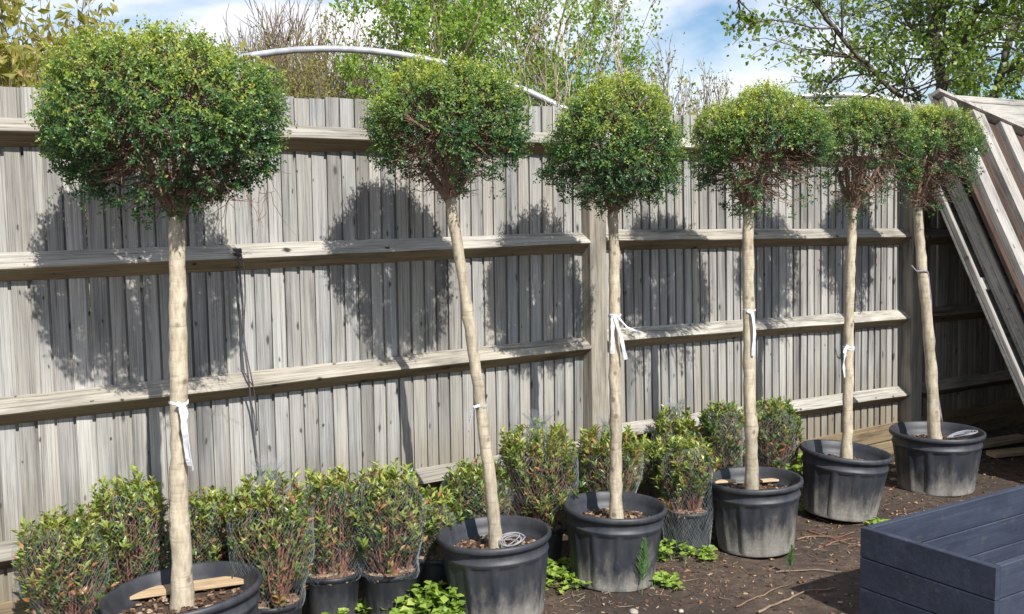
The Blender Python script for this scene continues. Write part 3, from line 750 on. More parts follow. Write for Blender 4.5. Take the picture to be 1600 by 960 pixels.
# cable up the last trunk
T_ = TREES[5]
pts = [tl(5, 1424, 415, .03), tl(5, 1432, 424, .04), tl(5, 1450, 424, .02), tl(5, 1455, 470, .0), tl(5, 1456, 540, .0), tl(5, 1464, 610, .0), tl(5, 1472, 660, .03)]
pts = np.array(pts); tt = np.linspace(0, len(pts)-1, 30); cl = np.stack([np.interp(tt, np.arange(len(pts)), pts[:, j]) for j in range(3)], -1)
mb = MB(); tubes(mb, cl[None], np.full((1, 30), .0045), 6); mb.build('cable', M['cable_plastic'], T_['trunk_o'], smooth=True)
cpos, r_, z = tie(5, 424)
mb = MB(); tubes(mb, np.array(loop_tie(cpos, r_+.003, z, 20))[None], np.full((1, 20), .004), 6); mb.build('cable_tie', M['rope_fibre'], T_['trunk_o'], smooth=True)
def coil(i, dx, dy, rad, turns, label, mat):
    T_ = TREES[i]; n = turns*16; a = np.linspace(0, turns*2*pi, n); r = np.random.default_rng(i)
    z = T_['H']*.74+.03
    wobx = np.repeat(r.normal(0, rad*.25, turns+1), 16)[:n]; sq = np.repeat(r.uniform(.5, 1.2, turns+1), 16)[:n]
    P = np.stack([dx+wobx+rad*sq*np.cos(a), dy+rad*.7*np.sin(a)*sq, z+.012+.045*np.abs(np.sin(a*.5+r.uniform(0, 3)))*sq], -1)
    for _ in range(3): P[1:-1] = (P[:-2]+2*P[1:-1]+P[2:])/4
    mb = MB(); tubes(mb, P[None], np.full((1, n), .0024), 6)
    o = mb.build('wire_coil', M[mat], smooth=True); o.location = tuple(T_['base']); tag(o, label, 'wire')
coil(1, .065, -.03, .05, 5, 'tangled pale wire at the foot of the left-leaning trunk', 'wire_white')
coil(5, .12, -.05, .075, 9, 'tangled pale wire in the farthest tree pot', 'wire_white')
def strip(i, p0, p1, w, th, label):
    T_ = TREES[i]; zz = T_['H']*(.80 if i == 0 else .845); a, b = G(*p0, zz), G(*p1, zz); L = np.linalg.norm(a-b)
    mb = MB(); bbox(mb, 0, L, 0, w, 0, th, .003)
    o = mb.build('wood_strip', M['cut_wood']); o.location = tuple(a); d = b-a; o.rotation_euler = (0, 0, atan2(d[1], d[0])); tag(o, label, 'wood strip')
    return o
o = strip(0, (182, 942), (382, 928), .085, .014, 'pale wooden strip across the soil of the nearest tree pot'); o.rotation_euler[1] = -.085*.9
strip(3, (1108, 757), (1150, 755), .035, .012, 'short wooden strip left of the trunk in the fourth pot')
strip(3, (1192, 755), (1232, 752), .035, .012, 'short wooden strip right of the trunk in the fourth pot')

# ------------------------------------------------------------------ small shrubs in netted pots
def shrub(base, R, H, Wb, Ht, seed, label, tips=95, net=True, tuft=False, green=.0, low=.88):
    r = np.random.default_rng(seed)
    root = empty('potted_shrub', base); tag(root, label, 'potted shrub', 'netted shrubs in small pots by the fence')
    mb = MB(); lathe(mb, [(0, .003), (R*.80, 0), (R*.82, .01), (R*.96, H-.025), (R*.965, H-.022), (R, H-.02), (R+.001, H-.002), (R-.005, H), (R-.010, H-.003), (R*.93, H-.03), (R*.88, H*.6)], 40)
    pot = mb.build('pot', M['shrub_pot_plastic'], root, smooth=True)
    soil_disc(pot, R*.93, H-.03, 260, .018, .5)
    # stems: from the soil outwards, forked
    h0 = H-.03; nst = 16; mb = MB(); th = r.uniform(0, 2*pi, nst); rb = r.uniform(.01, R*.6, nst)
    st = np.stack([rb*np.cos(th), rb*np.sin(th), np.full(nst, h0)], -1)
    tp = tips; th2 = r.uniform(0, 2*pi, tp); u = r.uniform(0, 1, tp)
    zt = h0 + (Ht-h0)*np.clip(.30+.70*u**.62, 0, 1); prof = np.interp((zt-h0)/(Ht-h0), [0, .25, .6, .85, 1], [.45, .80, 1, .97, .62])
    rt = Wb*prof*np.where(r.uniform(size=tp) < .75, r.uniform(.72, 1.02, tp), r.uniform(.1, .8, tp))
    tip = np.stack([rt*np.cos(th2), rt*np.sin(th2), zt + r.normal(0, .012, tp)], -1)
    src = st[((st[None, :, :2]-tip[:, None, :2]*.4)**2).sum(-1).argmin(1)]
    f = np.linspace(0, 1, 6)[None, :, None]; md = src*.5 + tip*.5; md[:, :2] = src[:, :2]*.55 + tip[:, :2]*.55; md = md + r.normal(0, .015, md.shape)
    pa = (1-f)**2*src[:, None] + 2*f*(1-f)*md[:, None] + f**2*tip[:, None]
    tubes(mb, pa, np.linspace(.0042, .0016, 6)[None]*r.uniform(.8, 1.2, (tp, 1)), 4)
    i2 = r.integers(0, tp, tp); k2 = r.integers(2, 5, tp); s2 = pa[i2, k2]; e2 = s2 + unit(unit(tip[i2]-src[i2])+.7*r.normal(size=s2.shape))*r.uniform(.03, .09, tp)[:, None]
    tubes(mb, np.stack([s2, (s2+e2)/2+r.normal(0, .005, s2.shape), e2], 1), np.array([[.002, .0016, .001]])*np.ones((tp, 1)), 3)
    tag(mb.build('stems', M['red_stem'], root), kind='stuff')
    # whorls of leaves at every tip, thinner along the stem
    tips_all = np.concatenate([tip, e2]); per = 13; idx = np.repeat(np.arange(len(tips_all)), per)
    out = unit(np.concatenate([tip-src, e2-s2]) + np.array([0, 0, .12]))[idx]
    az = r.uniform(0, 2*pi, len(idx)); ref = unit(np.cross(out, r.normal(size=out.shape))); ref2 = np.cross(out, ref)
    spread = r.uniform(.5, 1.3, len(idx))[:, None]
    D = unit(out + spread*(ref*np.cos(az)[:, None] + ref2*np.sin(az)[:, None])); N = unit(out - D*.3 + .25*r.normal(size=D.shape))
    P = tips_all[idx] + out*r.uniform(-.06, .010, len(idx))[:, None]
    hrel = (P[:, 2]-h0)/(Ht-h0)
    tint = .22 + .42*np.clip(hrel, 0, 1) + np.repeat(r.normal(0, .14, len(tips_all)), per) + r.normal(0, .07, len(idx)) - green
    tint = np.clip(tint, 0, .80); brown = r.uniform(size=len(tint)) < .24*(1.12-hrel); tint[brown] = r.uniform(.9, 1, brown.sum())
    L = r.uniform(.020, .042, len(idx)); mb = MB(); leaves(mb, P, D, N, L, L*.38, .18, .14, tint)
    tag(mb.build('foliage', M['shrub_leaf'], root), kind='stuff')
    if net:
        ns = 58; kz = 22; mb = MB(); zz = np.linspace(H*low, Ht*.97, kz); rel = np.clip((zz-H)/(Ht-H), 0, 1)
        pr = np.interp(zz, [H*low, H, H+.04, H+(Ht-H)*.35, H+(Ht-H)*.7, Ht*.97], [R*.93+.004, R+.006, R+.002, Wb*.98, Wb*1.04, Wb*(.30 if tuft else .62)])
        if tuft: 
            zz = np.concatenate([zz, Ht + np.linspace(.01, .07, 5)]); pr = np.concatenate([pr, Wb*np.array([.22, .2, .26, .34, .42])]); kz = len(zz)
        t0 = np.arange(ns)*2*pi/ns
        for sgn in (1, -1):
            an = t0[:, None] + sgn*np.linspace(0, 2.2, kz)[None] + .03*r.normal(size=(ns, kz))
            q = pr[None]*(1+.05*np.sin(an*3+seed)+.03*np.sin(an*7+zz*20))
            Pn = np.stack([q*np.cos(an), q*np.sin(an), np.broadcast_to(zz, an.shape) + .006*np.sin(an*4)], -1)
            tubes(mb, Pn, np.full((ns, kz), .00030), 3)
        tag(mb.build('netting', M['net_plastic'], root), kind='stuff')
SH = [  # pot rim centre px, rim height, rim radius, bush half width px, top y, label
  ((105, 968), 70, 800, 'netted shrub at the lower left edge, nearest of the small shrubs', dict()),
  ((208, 938), 64, 748, 'tall netted shrub just left of the nearest trunk', dict()),
  ((328, 915), 48, 768, 'netted shrub just right of the nearest trunk, behind its pot rim', dict(green=.05)),
  ((425, 934), 66, 742, 'wide netted shrub with a wispy net, right of the nearest tree pot', dict(tuft=True)),
  ((518, 890), 48, 738, 'narrow netted shrub in a black pot, second right of the nearest tree', dict()),
  ((609, 887), 58, 732, 'netted shrub in a black pot above the lime green weeds', dict()),
  ((682, 862), 36, 772, 'small netted shrub half hidden left of the second tree pot', dict()),
  ((748, 826), 58, 724, 'netted shrub behind the left-leaning trunk', dict(green=.08)),
  ((842, 820), 62, 664, 'tall netted shrub with a net tuft between the second and third trees', dict(tuft=True)),
  ((952, 790), 50, 666, 'netted shrub behind the third tree trunk, under the fence post', dict(tuft=True)),
  ((1012, 770), 30, 690, 'narrow shrub squeezed between the third tree and the low netted pot', dict(green=.05)),
  ((1056, 758), 38, 642, 'back row shrub with loose net on top, behind the low netted pot', dict(tuft=True)),
  ((1074, 793), 40, 686, 'low shrub whose net covers its charcoal pot, between third and fourth trees', dict(low=.15)),
  ((1126, 752), 36, 632, 'dark green shrub left of the fourth tree trunk', dict(green=.14)),
  ((1202, 738), 44, 626, 'dark green shrub right of the fourth tree trunk', dict(green=.12)),
]
for i, (rim, hw, yt, lab, kw) in enumerate(SH):
    H = .20; c = G(*rim, H); Y = c[1]; base = np.array([c[0], c[1], 0])
    sc_ = np.linalg.norm(c - c_o)*.985/FPX
    R = .118; Wb = hw*Y/FPX; Ht = atY(rim[0], yt, Y)[2]
    shrub(base, R, H, Wb, Ht-.015, 300+i, lab, tips=int(95+Wb*520), **kw)

# ------------------------------------------------------------------ weeds, seedlings, sticks
def weed(px, py, spread, n, label, seed, hmax=.06, big=1.0):
    r = np.random.default_rng(seed); b = G(px, py); base = np.array([b[0], b[1], 0])
    root = empty('weed_clump', base); tag(root, label, 'weed', 'low green weeds on the soil')
    a = r.uniform(0, 2*pi, n); q = spread*np.sqrt(r.uniform(0, 1, n))*(1+.35*np.sin(3*a+seed))
    P = np.stack([q*np.cos(a)*1.3, q*np.sin(a)*.8, np.zeros(n)], -1); h = hmax*r.uniform(.25, 1, n)*(1.1-.6*q/spread/1.35)
    tip = P + np.stack([r.normal(0, .012, n), r.normal(0, .012, n), h], -1)
    mb = MB(); tubes(mb, np.stack([P, (P+tip)/2+r.normal(0, .004, P.shape), tip], 1), np.array([[.0014, .0012, .001]])*np.ones((n, 1)), 3)
    mb.build('stems', M['horsetail_green'], root)
    per = 4; idx = np.repeat(np.arange(n), per); az = r.uniform(0, 2*pi, n*per)
    D = np.stack([np.cos(az), np.sin(az), r.uniform(-.05, .6, n*per)], -1); N = np.array([0, 0, 1.]) + .35*r.normal(size=(n*per, 3))
    L = big*r.uniform(.018, .040, n*per); mb = MB(); leaves(mb, tip[idx], D, unit(N), L, L*.78, .10, .1, np.clip(r.normal(.5, .22, n*per), 0, 1))
    tag(mb.build('foliage', M['weed_leaf'], root), kind='stuff')
weed(685, 972, .20, 150, 'lime green weed clump at the bottom edge left of the second tree pot', 1, .15, 1.3)
weed(912, 908, .20, 120, 'lime green weed clump between the second and third tree pots', 2, .07)
weed(868, 905, .12, 60, 'small weed patch against the right side of the second tree pot', 3, .08)
weed(1050, 872, .15, 75, 'pale green weeds below the low netted pot', 4, .07)
weed(1030, 914, .07, 34, 'small weeds at the right foot of the third tree pot', 5, .04)
weed(1262, 800, .06, 30, 'small weeds between the fourth and fifth tree pots', 6, .05)
weed(1248, 748, .10, 60, 'leafy weeds growing behind the fourth tree pot', 7, .16, 1.2)
weed(1340, 700, .05, 26, 'small weeds at the fence behind the fifth tree pot', 8, .12)
weed(520, 985, .07, 30, 'small weed sprig at the bottom edge below the shrub pots', 9, .08)
weed(1375, 822, .05, 20, 'tiny weeds at the right foot of the fifth tree pot', 10, .03)
weed(985, 888, .10, 60, 'bright weeds hugging the left foot of the third tree pot', 11, .06)
weed(1075, 838, .06, 34, 'pale weeds at the foot of the low netted pot', 12, .05)
weed(600, 962, .10, 50, 'bright weeds at the bottom edge beneath the two black shrub pots', 13, .09, 1.15)
weed(1420, 700, .05, 24, 'weeds at the base of the far fence post', 14, .05)
def horsetail(px, py, ph, label, seed):
    r = np.random.default_rng(seed); b = G(px, py); base = np.array([b[0], b[1], 0]); root = empty('horsetail_weed', base); tag(root, label, 'weed')
    h = ph*b[1]/FPX; mb = MB(); st = np.array([[0, 0, 0], [.004, 0, h*.5], [.012, 0, h]]); tubes(mb, st[None], np.array([[.0022, .0018, .001]]), 6); mb.build('stem', M['horsetail_green'], root)
    n = 260; f = r.uniform(.25, 1, n); P = np.stack([.012*f, 0*f, h*f], -1); a = r.uniform(0, 2*pi, n); L = h*.24*np.sin(np.clip((1.08-f)*1.5, 0, pi/2)+.12)*r.uniform(.7, 1, n)
    e = P + np.stack([np.cos(a)*L*.62, np.sin(a)*L*.62, L*1.0*RNG.uniform(.7, 1.2, n)], -1)
    mb = MB(); tubes(mb, np.stack([P, (P+e)/2-np.array([0, 0, .004]), e], 1), np.array([[.0010, .0008, .0004]])*np.ones((n, 1)), 3)
    tag(mb.build('fronds', M['horsetail_green'], root), kind='stuff')
horsetail(1003, 930, 92, 'feathery green weed standing in front of the third tree pot', 1)
horsetail(1233, 896, 46, 'short feathery weed on the soil before the fourth tree pot', 2)
def stick(pts, r, label, mat='grey_twig'):
    P = np.array([G(x, y, r*1.2+.004) for x, y in pts]); tt = np.linspace(0, len(P)-1, 16); cl = np.stack([np.interp(tt, np.arange(len(P)), P[:, j]) for j in range(3)], -1)
    for _ in range(2): cl[1:-1] = (cl[:-2]+2*cl[1:-1]+cl[2:])/4
    cl[:, 2] += gz(cl[:, 0], cl[:, 1])
    mb = MB(); tubes(mb, cl[None], np.linspace(r, r*.5, 16)[None], 6); b = cl[0].copy(); b[2] = 0
    o = mb.build('fallen_twig', M[mat], smooth=True, off=b); o.location = tuple(b); tag(o, label, 'twig')
stick([(1185, 952), (1215, 938), (1255, 920), (1304, 916)], .006, 'long pale twig curving over the soil left of the planter')
stick([(1212, 892), (1250, 886), (1290, 889), (1330, 892)], .004, 'thin twig on the soil nearest the planter corner')
stick([(1150, 945), (1190, 926), (1240, 905)], .004, 'dark twig on the soil below the short feathery weed', 'twig_bark')
stick([(1245, 842), (1290, 836), (1330, 850)], .004, 'brown twig on the soil before the fifth tree pot', 'twig_bark')
stick([(1290, 850), (1330, 838), (1350, 845)], .0035, 'small brown twig beside the planter left corner', 'red_stem')
stick([(1262, 828), (1300, 838), (1335, 832)], .0035, 'reddish twig at the left foot of the fifth tree pot', 'red_stem')
def debris():
    mb = MB(); n = 420; keepn = 230; r = np.random.default_rng(91)
    px = np.concatenate([r.normal(1290, 45, 170), r.normal(1100, 70, 120), r.normal(930, 50, 70), r.normal(1430, 60, 60)]); py = np.concatenate([r.normal(845, 16, 170), r.normal(900, 28, 120), r.normal(935, 14, 70), r.normal(800, 12, 60)])
    P = np.array([G(x, y, .004) for x, y in zip(px, py)])[r.permutation(n)[:keepn]]; n = keepn; a = r.uniform(0, 2*pi, n); L = r.uniform(.015, .07, n)
    e = P + np.stack([np.cos(a)*L, np.sin(a)*L, r.uniform(0, .012, n)], -1); P[:, 2] += gz(P[:, 0], P[:, 1]); e[:, 2] += gz(e[:, 0], e[:, 1])
    m = (P+e)/2 + r.normal(0, .005, P.shape)*np.array([1, 1, .3]); tubes(mb, np.stack([P, m, e], 1), np.array([[.0016, .0014, .001]])*r.uniform(.6, 1.3, (n, 1)), 3)
    tag(mb.build('straw_litter', M['grey_twig']), 'loose thin straw and broken stems strewn on the soil', 'straw', kind='stuff')
    mb = MB(); n = 150; s = r.uniform(1.5, 5.5, n); q = r.uniform(.3, 1.7, n); P = FA + FT*s[:, None] + FN*q[:, None]; P[:, 2] = gz(P[:, 0], P[:, 1])+.006
    leaves(mb, P, r.normal(size=(n, 3))*np.array([1, 1, .15]), np.array([0, 0, 1.])+.4*r.normal(size=(n, 3)), r.uniform(.02, .04, n), .016, .3, .2, r.uniform(0, 1, n))
    tag(mb.build('leaf_litter', M['dead_leaf']), 'dead brown leaves lying scattered on the soil', 'dead leaves', kind='stuff')
debris()
def rock(px, py, s, label, mat='stone', seed=1):
    b = G(px, py); mb = MB(); r = np.random.default_rng(seed)
    prof = [(0, 0), (.8, .02), (1, .25), (.85, .55), (.45, .75), (0, .8)]
    lathe(mb, [(p*s, q*s) for p, q in prof], 12, lambda R_, z, th: R_*(1+.18*np.sin(th*2+seed)+.1*np.sin(th*5+z*90)))
    o = mb.build('stone', M[mat], smooth=True); o.location = (b[0], b[1], -.004); tag(o, label, 'stone')
rock(1402, 738, .035, 'pale stone between the fifth and sixth tree pots', seed=2)
rock(1398, 752, .028, 'small tan stone left of the farthest tree pot', seed=3)
rock(990, 957, .022, 'pale stone on the soil at the bottom edge', seed=4)
rock(1064, 955, .014, 'tiny white stone at the bottom edge right of the weeds', seed=5)
rock(1085, 968, .016, 'dull stone half cut by the bottom edge', seed=6)
def offcut(px0, py0, px1, py1, w, th, label):
    a, b = G(px0, py0, .02), G(px1, py1, .02); mb = MB(); L = np.linalg.norm(a-b); bbox(mb, 0, L, -w/2, w/2, 0, th, .004)
    o = mb.build('wood_offcut', M['cut_wood']); o.location = (a[0], a[1], .012); d = b-a; o.rotation_euler = (0, -.03, atan2(d[1], d[0])); tag(o, label, 'timber')
offcut(1548, 712, 1640, 706, .10, .03, 'pale sawn timber offcut on the ground under the leaning panels')
offcut(1470, 706, 1600, 690, .12, .03, 'grey plank lying in the dark under the leaning panels')
# rope on the second rail
def rope():
    pts = [(371, 395), (374, 420), (379, 470), (380, 530), (388, 590), (393, 640), (399, 700), (405, 745)]
    n_ = [.112, .108, .07, .062, .112, .05, .03, .03]
    P = []
    for (x, y), q in zip(pts, n_):
        d = ray(x, y); k = ((FA + FN*q - c_o)@FN)/(d@FN); P.append(c_o + d*k)
    P = np.array(P); tt = np.linspace(0, len(P)-1, 50); cl = np.stack([np.interp(tt, np.arange(len(P)), P[:, j]) for j in range(3)], -1)
    for _ in range(2): cl[1:-1] = (cl[:-2]+2*cl[1:-1]+cl[2:])/4
    b = cl[-1].copy(); root = empty('hanging_rope', b); tag(root, 'dark knotted cord hanging down the fence from the second rail', 'rope')
    mb = MB(); tubes(mb, (cl-b)[None], np.full((1, 50), .0042), 7); mb.build('cord', M['rope_fibre'], root, smooth=True)
    c2 = cl[:40] + FT*(.012+.008*np.sin(np.linspace(0, 9, 40)))[:, None]; mb = MB(); tubes(mb, (c2-b)[None], np.full((1, 40), .0028), 6); mb.build('loose_end', M['rope_fibre'], root, smooth=True)
    a = np.linspace(0, 5*pi, 40); k = cl[0]-b; mb = MB(); tubes(mb, (k + np.stack([.012*np.cos(a), .012*np.sin(a)*.8, .012*np.sin(a*.63)], -1))[None], np.full((1, 40), .007), 6); mb.build('knot', M['rope_fibre'], root, smooth=True)
rope()

# ------------------------------------------------------------------ polytunnel hoops beyond the fence
def hoop(xp, yp, Y, R, r, label, twin=False):
    top = atY(xp, yp, Y); zc = top[2]-R; a0 = math.asin(max(-1, min(1, -zc/R))); n = 70
    root = empty('polytunnel_hoop', (top[0], top[1], 0)); tag(root, label, 'hoop', 'polytunnel hoops beyond the fence')
    a = np.linspace(a0, pi-a0, n); P = np.stack([R*np.cos(a), 0*a, zc+R*np.sin(a)], -1); P[:, 2] += .006*np.sin(a*9)
    mb = MB(); tubes(mb, P[None], np.full((1, n), r), 10, ref=(0, 1, 0)); mb.build('tube', M['hoop_metal'], root, smooth=True)
    if twin:
        Q = P[8:-8]*np.array([1, 1, 1]) + np.array([0, .5, -.10]); mb = MB(); tubes(mb, Q[None], np.full((1, len(Q)), r*.6), 8, ref=(0, 1, 0)); mb.build('brace_tube', M['hoop_metal'], root, smooth=True)
    s_ = P[int(n*.56)]; mb = MB(); tubes(mb, np.array([[s_, s_+np.array([-.06, .1, -.25]), s_+np.array([-.18, .2, -1.2])]]), np.full((1, 3), r*.5), 8); mb.build('strut', M['hoop_metal'], root, smooth=True)
hoop(505, 78, 9.0, 4.1, .028, 'pale curved polytunnel hoop rising over the left of the fence')
hoop(1300, 149, 14.0, 4.1, .04, 'farther pale polytunnel hoop seen above the right crowns', True)

# ------------------------------------------------------------------ trees beyond the fence
def grow(r, p, d, L, rad, depth, P):
    """recursive limbs: returns lists of paths by depth and twig tips"""
    out = []; tips = []
    def rec(p, d, L, rad, lev):
        k = 6; pts = [p]; dd = d
        for _ in range(k-1):
            dd = unit(dd + P['wob']*r.normal(size=3) + np.array([0, 0, P['up']])); pts.append(pts[-1] + dd*L/(k-1))
        pts = np.array(pts); r1 = rad*P['taper']
        out.append((pts, np.linspace(rad, r1, k), lev))
        if lev >= depth:
            tips.append(pts); return
        nb = P['nb'][min(lev, len(P['nb'])-1)]
        for j in range(nb):
            f = r.uniform(P['from'], 1.0) if j else 1.0
            i = f*(k-1); a = int(min(i, k-2)); q = pts[a] + (pts[a+1]-pts[a])*(i-a)
            base = unit(pts[a+1]-pts[a]); side = unit(np.cross(base, r.normal(size=3)))
            ang = P['ang']*r.uniform(.6, 1.3) if j else P['ang']*.35
            rec(q, unit(base*cos(ang) + side*sin(ang)), L*P['len']*r.uniform(.75, 1.15), max(r1*(.85 if j == 0 else .62), P['rmin']), lev+1)
    rec(np.array(p, float), unit(np.array(d, float)), L, rad, 0)
    return out, tips
def bgtree(name, label, px, Y, top_y, P, depth, seed, rad, mat, leaf=None, per=10, lsz=.06, lw=.6, spread=.12, start=None, dirs=None, group='trees and shrubs beyond the fence', cat='tree', droop=0.0, L0=.32, keep=None, tint=.5, lmin=2):
    r = np.random.default_rng(seed); g = atY(px, 300, Y); base = np.array([g[0], Y, 0]); Ht = atY(px, top_y, Y)[2]
    root = empty(name, base); tag(root, label, cat, group)
    paths = []; tips = []
    for (s_, d_, l_, rr_) in (dirs or [((0, 0, 0), (0, 0, 1), L0*Ht, rad)]):
        o, t_ = grow(r, s_, d_, l_, rr_, depth, P); paths += o; tips += t_
    # scale so the top reaches the measured height
    if not dirs:
        zmax = max(p[:, 2].max() for p, _, _ in paths); sc_ = Ht/zmax
        paths = [(p*sc_, q, l) for p, q, l in paths]; tips = [p*sc_ for p in tips]
    mbt, mbb = MB(), MB()
    for lev in sorted(set(l for _, _, l in paths)):
        A_ = np.array([p for p, _, l in paths if l == lev]); B_ = np.array([q for _, q, l in paths if l == lev])
        tubes(mbt if lev == 0 else mbb, A_, B_, 7 if lev == 0 else (5 if lev < 3 else 3))
    mbt.build('trunk', M[mat], root, smooth=True)
    tag(mbb.build('branches', M[mat], root, smooth=True), kind='stuff')
    if leaf:
        if keep is not None: tips = [t_ for t_ in tips if r.uniform() < keep]
        tp = np.array(tips); n = len(tp); i = r.integers(0, n, n*per); k = r.integers(lmin, tp.shape[1], n*per)
        Q = tp[i, k] + unit(r.normal(size=(n*per, 3)))*(spread*r.uniform(0, 1, n*per)**.7)[:, None]
        D = unit(r.normal(size=Q.shape) + np.array([0, 0, -droop])); N = unit(r.normal(size=Q.shape) + np.array([.3, -.4, .7]))
        L = lsz*r.uniform(.6, 1.25, len(Q)); mb = MB(); leaves(mb, Q, D, N, L, L*lw, .15, .12, np.clip(r.normal(tint, .25, len(Q)), 0, 1))
        tag(mb.build('crown', M[leaf], root), kind='stuff')
    return root
PB = dict(wob=.10, up=.05, taper=.62, nb=[7, 5, 4, 3], ang=.55, len=.62, rmin=.0035)
PB['from'] = .25
def pr(**k): d = dict(PB); d.update(k); return d
def stems(n, spread, L, rad, seed, fan=.15):
    r = np.random.default_rng(seed)
    return [((r.normal(0, fan), r.normal(0, fan), 0), (r.normal(0, spread), r.normal(0, spread), 1), L*r.uniform(.8, 1.1), rad*r.uniform(.6, 1)) for _ in range(n)]
F_ = lambda v: {'from': v}
# bare fan-shaped tree
bgtree('bare_tree', 'leafless brown twiggy tree behind the pale hoop', 482, 15, 5, pr(nb=[7, 6, 5, 4], ang=.42, up=.05, len=.58, wob=.09, rmin=.0055, **F_(.2)), 4, 11, .05, 'grey_twig', dirs=stems(12, .16, 2.05, .04, 1, .22))
bgtree('bare_shrub', 'olive budding shrub at the foot of the bare tree', 490, 13, 108, pr(nb=[6, 5, 4], ang=.5, up=.05, len=.62, rmin=.005, **F_(.3)), 3, 12, .03, 'grey_twig', 'spring_leaf', 16, .045, .5, .12, cat='shrub', tint=.25, dirs=stems(16, .26, 1.62, .03, 2, .7))
# birches with open light green foliage
for k, (px, Y, sd_) in enumerate(((722, 12, 21), (790, 13, 22), (862, 14, 23))):
    bgtree('birch_tree', ('light green birch left of the second crown, behind the hoop', 'light green birch with straight stems above the second tree crown', 'thin light green birch between the second and third tree crowns')[k], px, Y, 0,
           pr(nb=[15, 5, 3], ang=.60, up=.05, len=.34, wob=.05, rmin=.004, **F_(.3)), 3, sd_, .05, 'grey_twig', 'birch_leaf', (22, 16, 10)[k], .055, .66, .15, keep=.75, droop=.2, dirs=stems(4, .05, 3.6, .03, sd_, .28), tint=.6)
# sapling with pale stems
bgtree('sapling', 'young sapling with pale brown stems rising behind the third crown', 925, 8.5, 8, pr(nb=[4, 4, 3], ang=.4, up=.10, len=.55, rmin=.004, **F_(.5)), 3, 31, .035, 'trunk_bark', 'spring_leaf', 4, .06, .5, .07, keep=.8, tint=.1, dirs=stems(3, .10, 1.7, .022, 31, .06))
for k, (px, Y, sd_, L_) in enumerate(((1025, 17, 41, 2.0), (1072, 19, 42, 2.25), (1108, 20, 43, 2.2))):
    bgtree('bare_tree', ('small bare tree just right of the third crown, nearest of three', 'slim bare tree in the middle of three above the gap after the third crown', 'slim bare tree rightmost of three, left of the fourth crown')[k], px, Y, 0,
           pr(nb=[7, 5, 4], ang=.40, up=.08, len=.52, rmin=.005, **F_(.35)), 3, sd_, .04, 'grey_twig', 'spring_leaf', 3, .06, .5, .2, tint=.1, dirs=stems(3, .08, L_, .04, sd_))
bgtree('budding_tree', 'small budding tree over the fence between fourth and fifth crowns', 1245, 16, 104, pr(nb=[6, 5, 4], ang=.5, up=.06, len=.5, rmin=.005, **F_(.35)), 3, 44, .05, 'grey_twig', 'spring_leaf', 7, .06, .5, .18, tint=.1, dirs=stems(4, .12, 1.95, .04, 44))
# yellow-green shrubs at the left edge
bgtree('leafy_shrub', 'yellow-green large leaved shrub at the upper left corner', 70, 6.2, -20, pr(nb=[5, 4, 3], ang=.45, up=.09, len=.55, rmin=.003, **F_(.4)), 3, 51, .03, 'grey_twig', 'spring_leaf', 9, .085, .42, .07, cat='shrub', droop=.8, tint=.42, dirs=stems(16, .15, 1.5, .018, 51, .30))
bgtree('leafy_shrub', 'olive shrub peeping above the fence left of the largest crown', 25, 7.6, 60, pr(nb=[5, 4, 4], ang=.5, up=.07, len=.58, rmin=.003, **F_(.35)), 3, 52, .03, 'grey_twig', 'spring_leaf', 8, .07, .42, .08, cat='shrub', tint=.15, dirs=stems(26, .22, 1.42, .02, 52, .45))
bgtree('leafy_shrub', 'ochre leaved shrub just behind the top left of the largest crown', 128, 6.9, 20, pr(nb=[5, 4, 3], ang=.45, up=.09, len=.55, rmin=.003, **F_(.4)), 3, 53, .03, 'grey_twig', 'spring_leaf', 9, .075, .42, .07, cat='shrub', droop=.6, tint=.45, dirs=stems(10, .13, 1.38, .018, 53, .22))
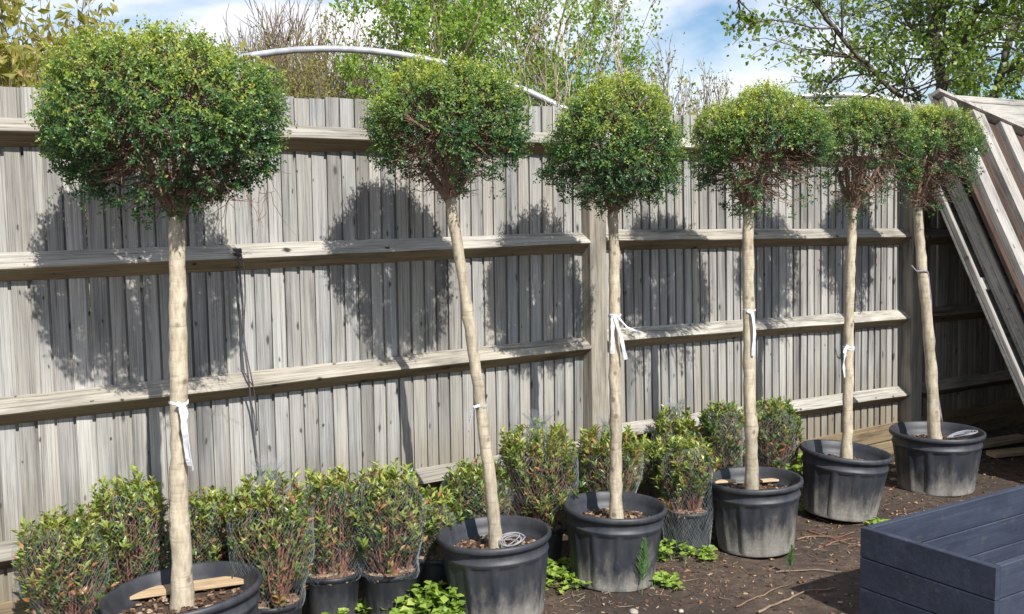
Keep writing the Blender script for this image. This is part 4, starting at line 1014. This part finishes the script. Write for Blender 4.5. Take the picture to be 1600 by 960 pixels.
# big leafy tree on the right, limbs placed as they cross the sky
def poplar():
    Y = 10.5; b0 = atY(1475, 300, Y); base = np.array([b0[0], Y, 0])
    def q(x, y, dy=0): return atY(x, y, Y+dy) - base
    limbs = [([q(1475, 560), q(1476, 300), q(1474, 140), q(1462, 60), q(1448, -40), q(1440, -200)], .075),
             ([q(1480, 330), q(1430, 175, -.3), q(1392, 140, -.4), q(1330, 75, -.6), q(1268, 0, -.8), q(1225, -45, -1.0)], .027),
             ([q(1474, 160), q(1462, 90, .2), q(1420, 40, .3), q(1400, -10, .4), q(1380, -70, .5)], .026),
             ([q(1478, 300), q(1440, 150, .3), q(1365, 105, .5), q(1320, 95, .6)], .016),
             ([q(1476, 330), q(1545, 180, .5), q(1572, 90, .6), q(1590, 0, .7), q(1600, -120, .8)], .055),
             ([q(1474, 120), q(1520, 40, -.4), q(1540, -60, -.6)], .03),
             ([q(1560, 120, .5), q(1640, 60, .2), q(1700, 0, 0)], .03),
             ([q(1478, 300), q(1560, 190, -.5), q(1640, 130, -.8)], .025),
             ([q(1240, -30, -.9), q(1200, -35, -1.0), q(1170, -12, -1.1), q(1150, 5, -1.1)], .010)]
    root = empty('poplar_tree', base); tag(root, 'large leafy green tree filling the upper right corner', 'tree', 'trees and shrubs beyond the fence')
    r = np.random.default_rng(61); mbt, mbb = MB(), MB(); tips = []
    P = pr(nb=[3, 3], ang=.6, up=-.01, len=.65, rmin=.003, wob=.12, **{'from': .15})
    for i, (pts, rad) in enumerate(limbs):
        pts = np.array(pts); n = 26; tt = np.linspace(0, len(pts)-1, n); cl = np.stack([np.interp(tt, np.arange(len(pts)), pts[:, j]) for j in range(3)], -1)
        for _ in range(2): cl[1:-1] = (cl[:-2]+2*cl[1:-1]+cl[2:])/4
        cl[1:-1] += r.normal(0, .008, (n-2, 3))
        tubes(mbt if i == 0 else mbb, cl[None], np.linspace(rad, rad*.45, n)[None], 8)
        nsp = 20 if i in (0, 4) else (18 if i == 1 else (6 if i == 8 else 13))
        for j in range(nsp):
            a = r.integers(int(n*.35) if i in (0, 4) else 5, n-1); dd = unit(unit(cl[a+1]-cl[a])*.4 + r.normal(size=3)*np.array([1, 1, .7]))
            o, t_ = grow(r, cl[a], dd, r.uniform(.35, .75) if i != 8 else .18, .010, 2, P); tips += t_
            for p, w, l in o: tubes(mbb, p[None], w[None], 4)
    mbt.build('trunk', M['dark_bark'], root, smooth=True); tag(mbb.build('branches', M['dark_bark'], root, smooth=True), kind='stuff')
    tp = np.array(tips); n = len(tp); right = np.clip((tp[:, -1, 0]+.35)/.5, .0, 1); per = 15
    i = r.integers(0, n, n*per*2); kp = r.uniform(size=len(i)) < (.30+.70*right[i]); i = i[kp]; k = r.integers(1, 6, len(i))
    Q = tp[i, k] + unit(r.normal(size=(len(i), 3)))*(.10*r.uniform(0, 1, len(i))**.7)[:, None]
    D = unit(r.normal(size=Q.shape) + np.array([0, 0, -.5])); N = unit(r.normal(size=Q.shape) + np.array([.2, -.5, .6])); L = r.uniform(.03, .062, len(Q))
    mb = MB(); leaves(mb, Q, D, N, L, L*.8, .1, .1, np.clip(r.normal(.45, .26, len(Q)), 0, 1)); tag(mb.build('crown', M['poplar_leaf'], root), kind='stuff')
poplar()
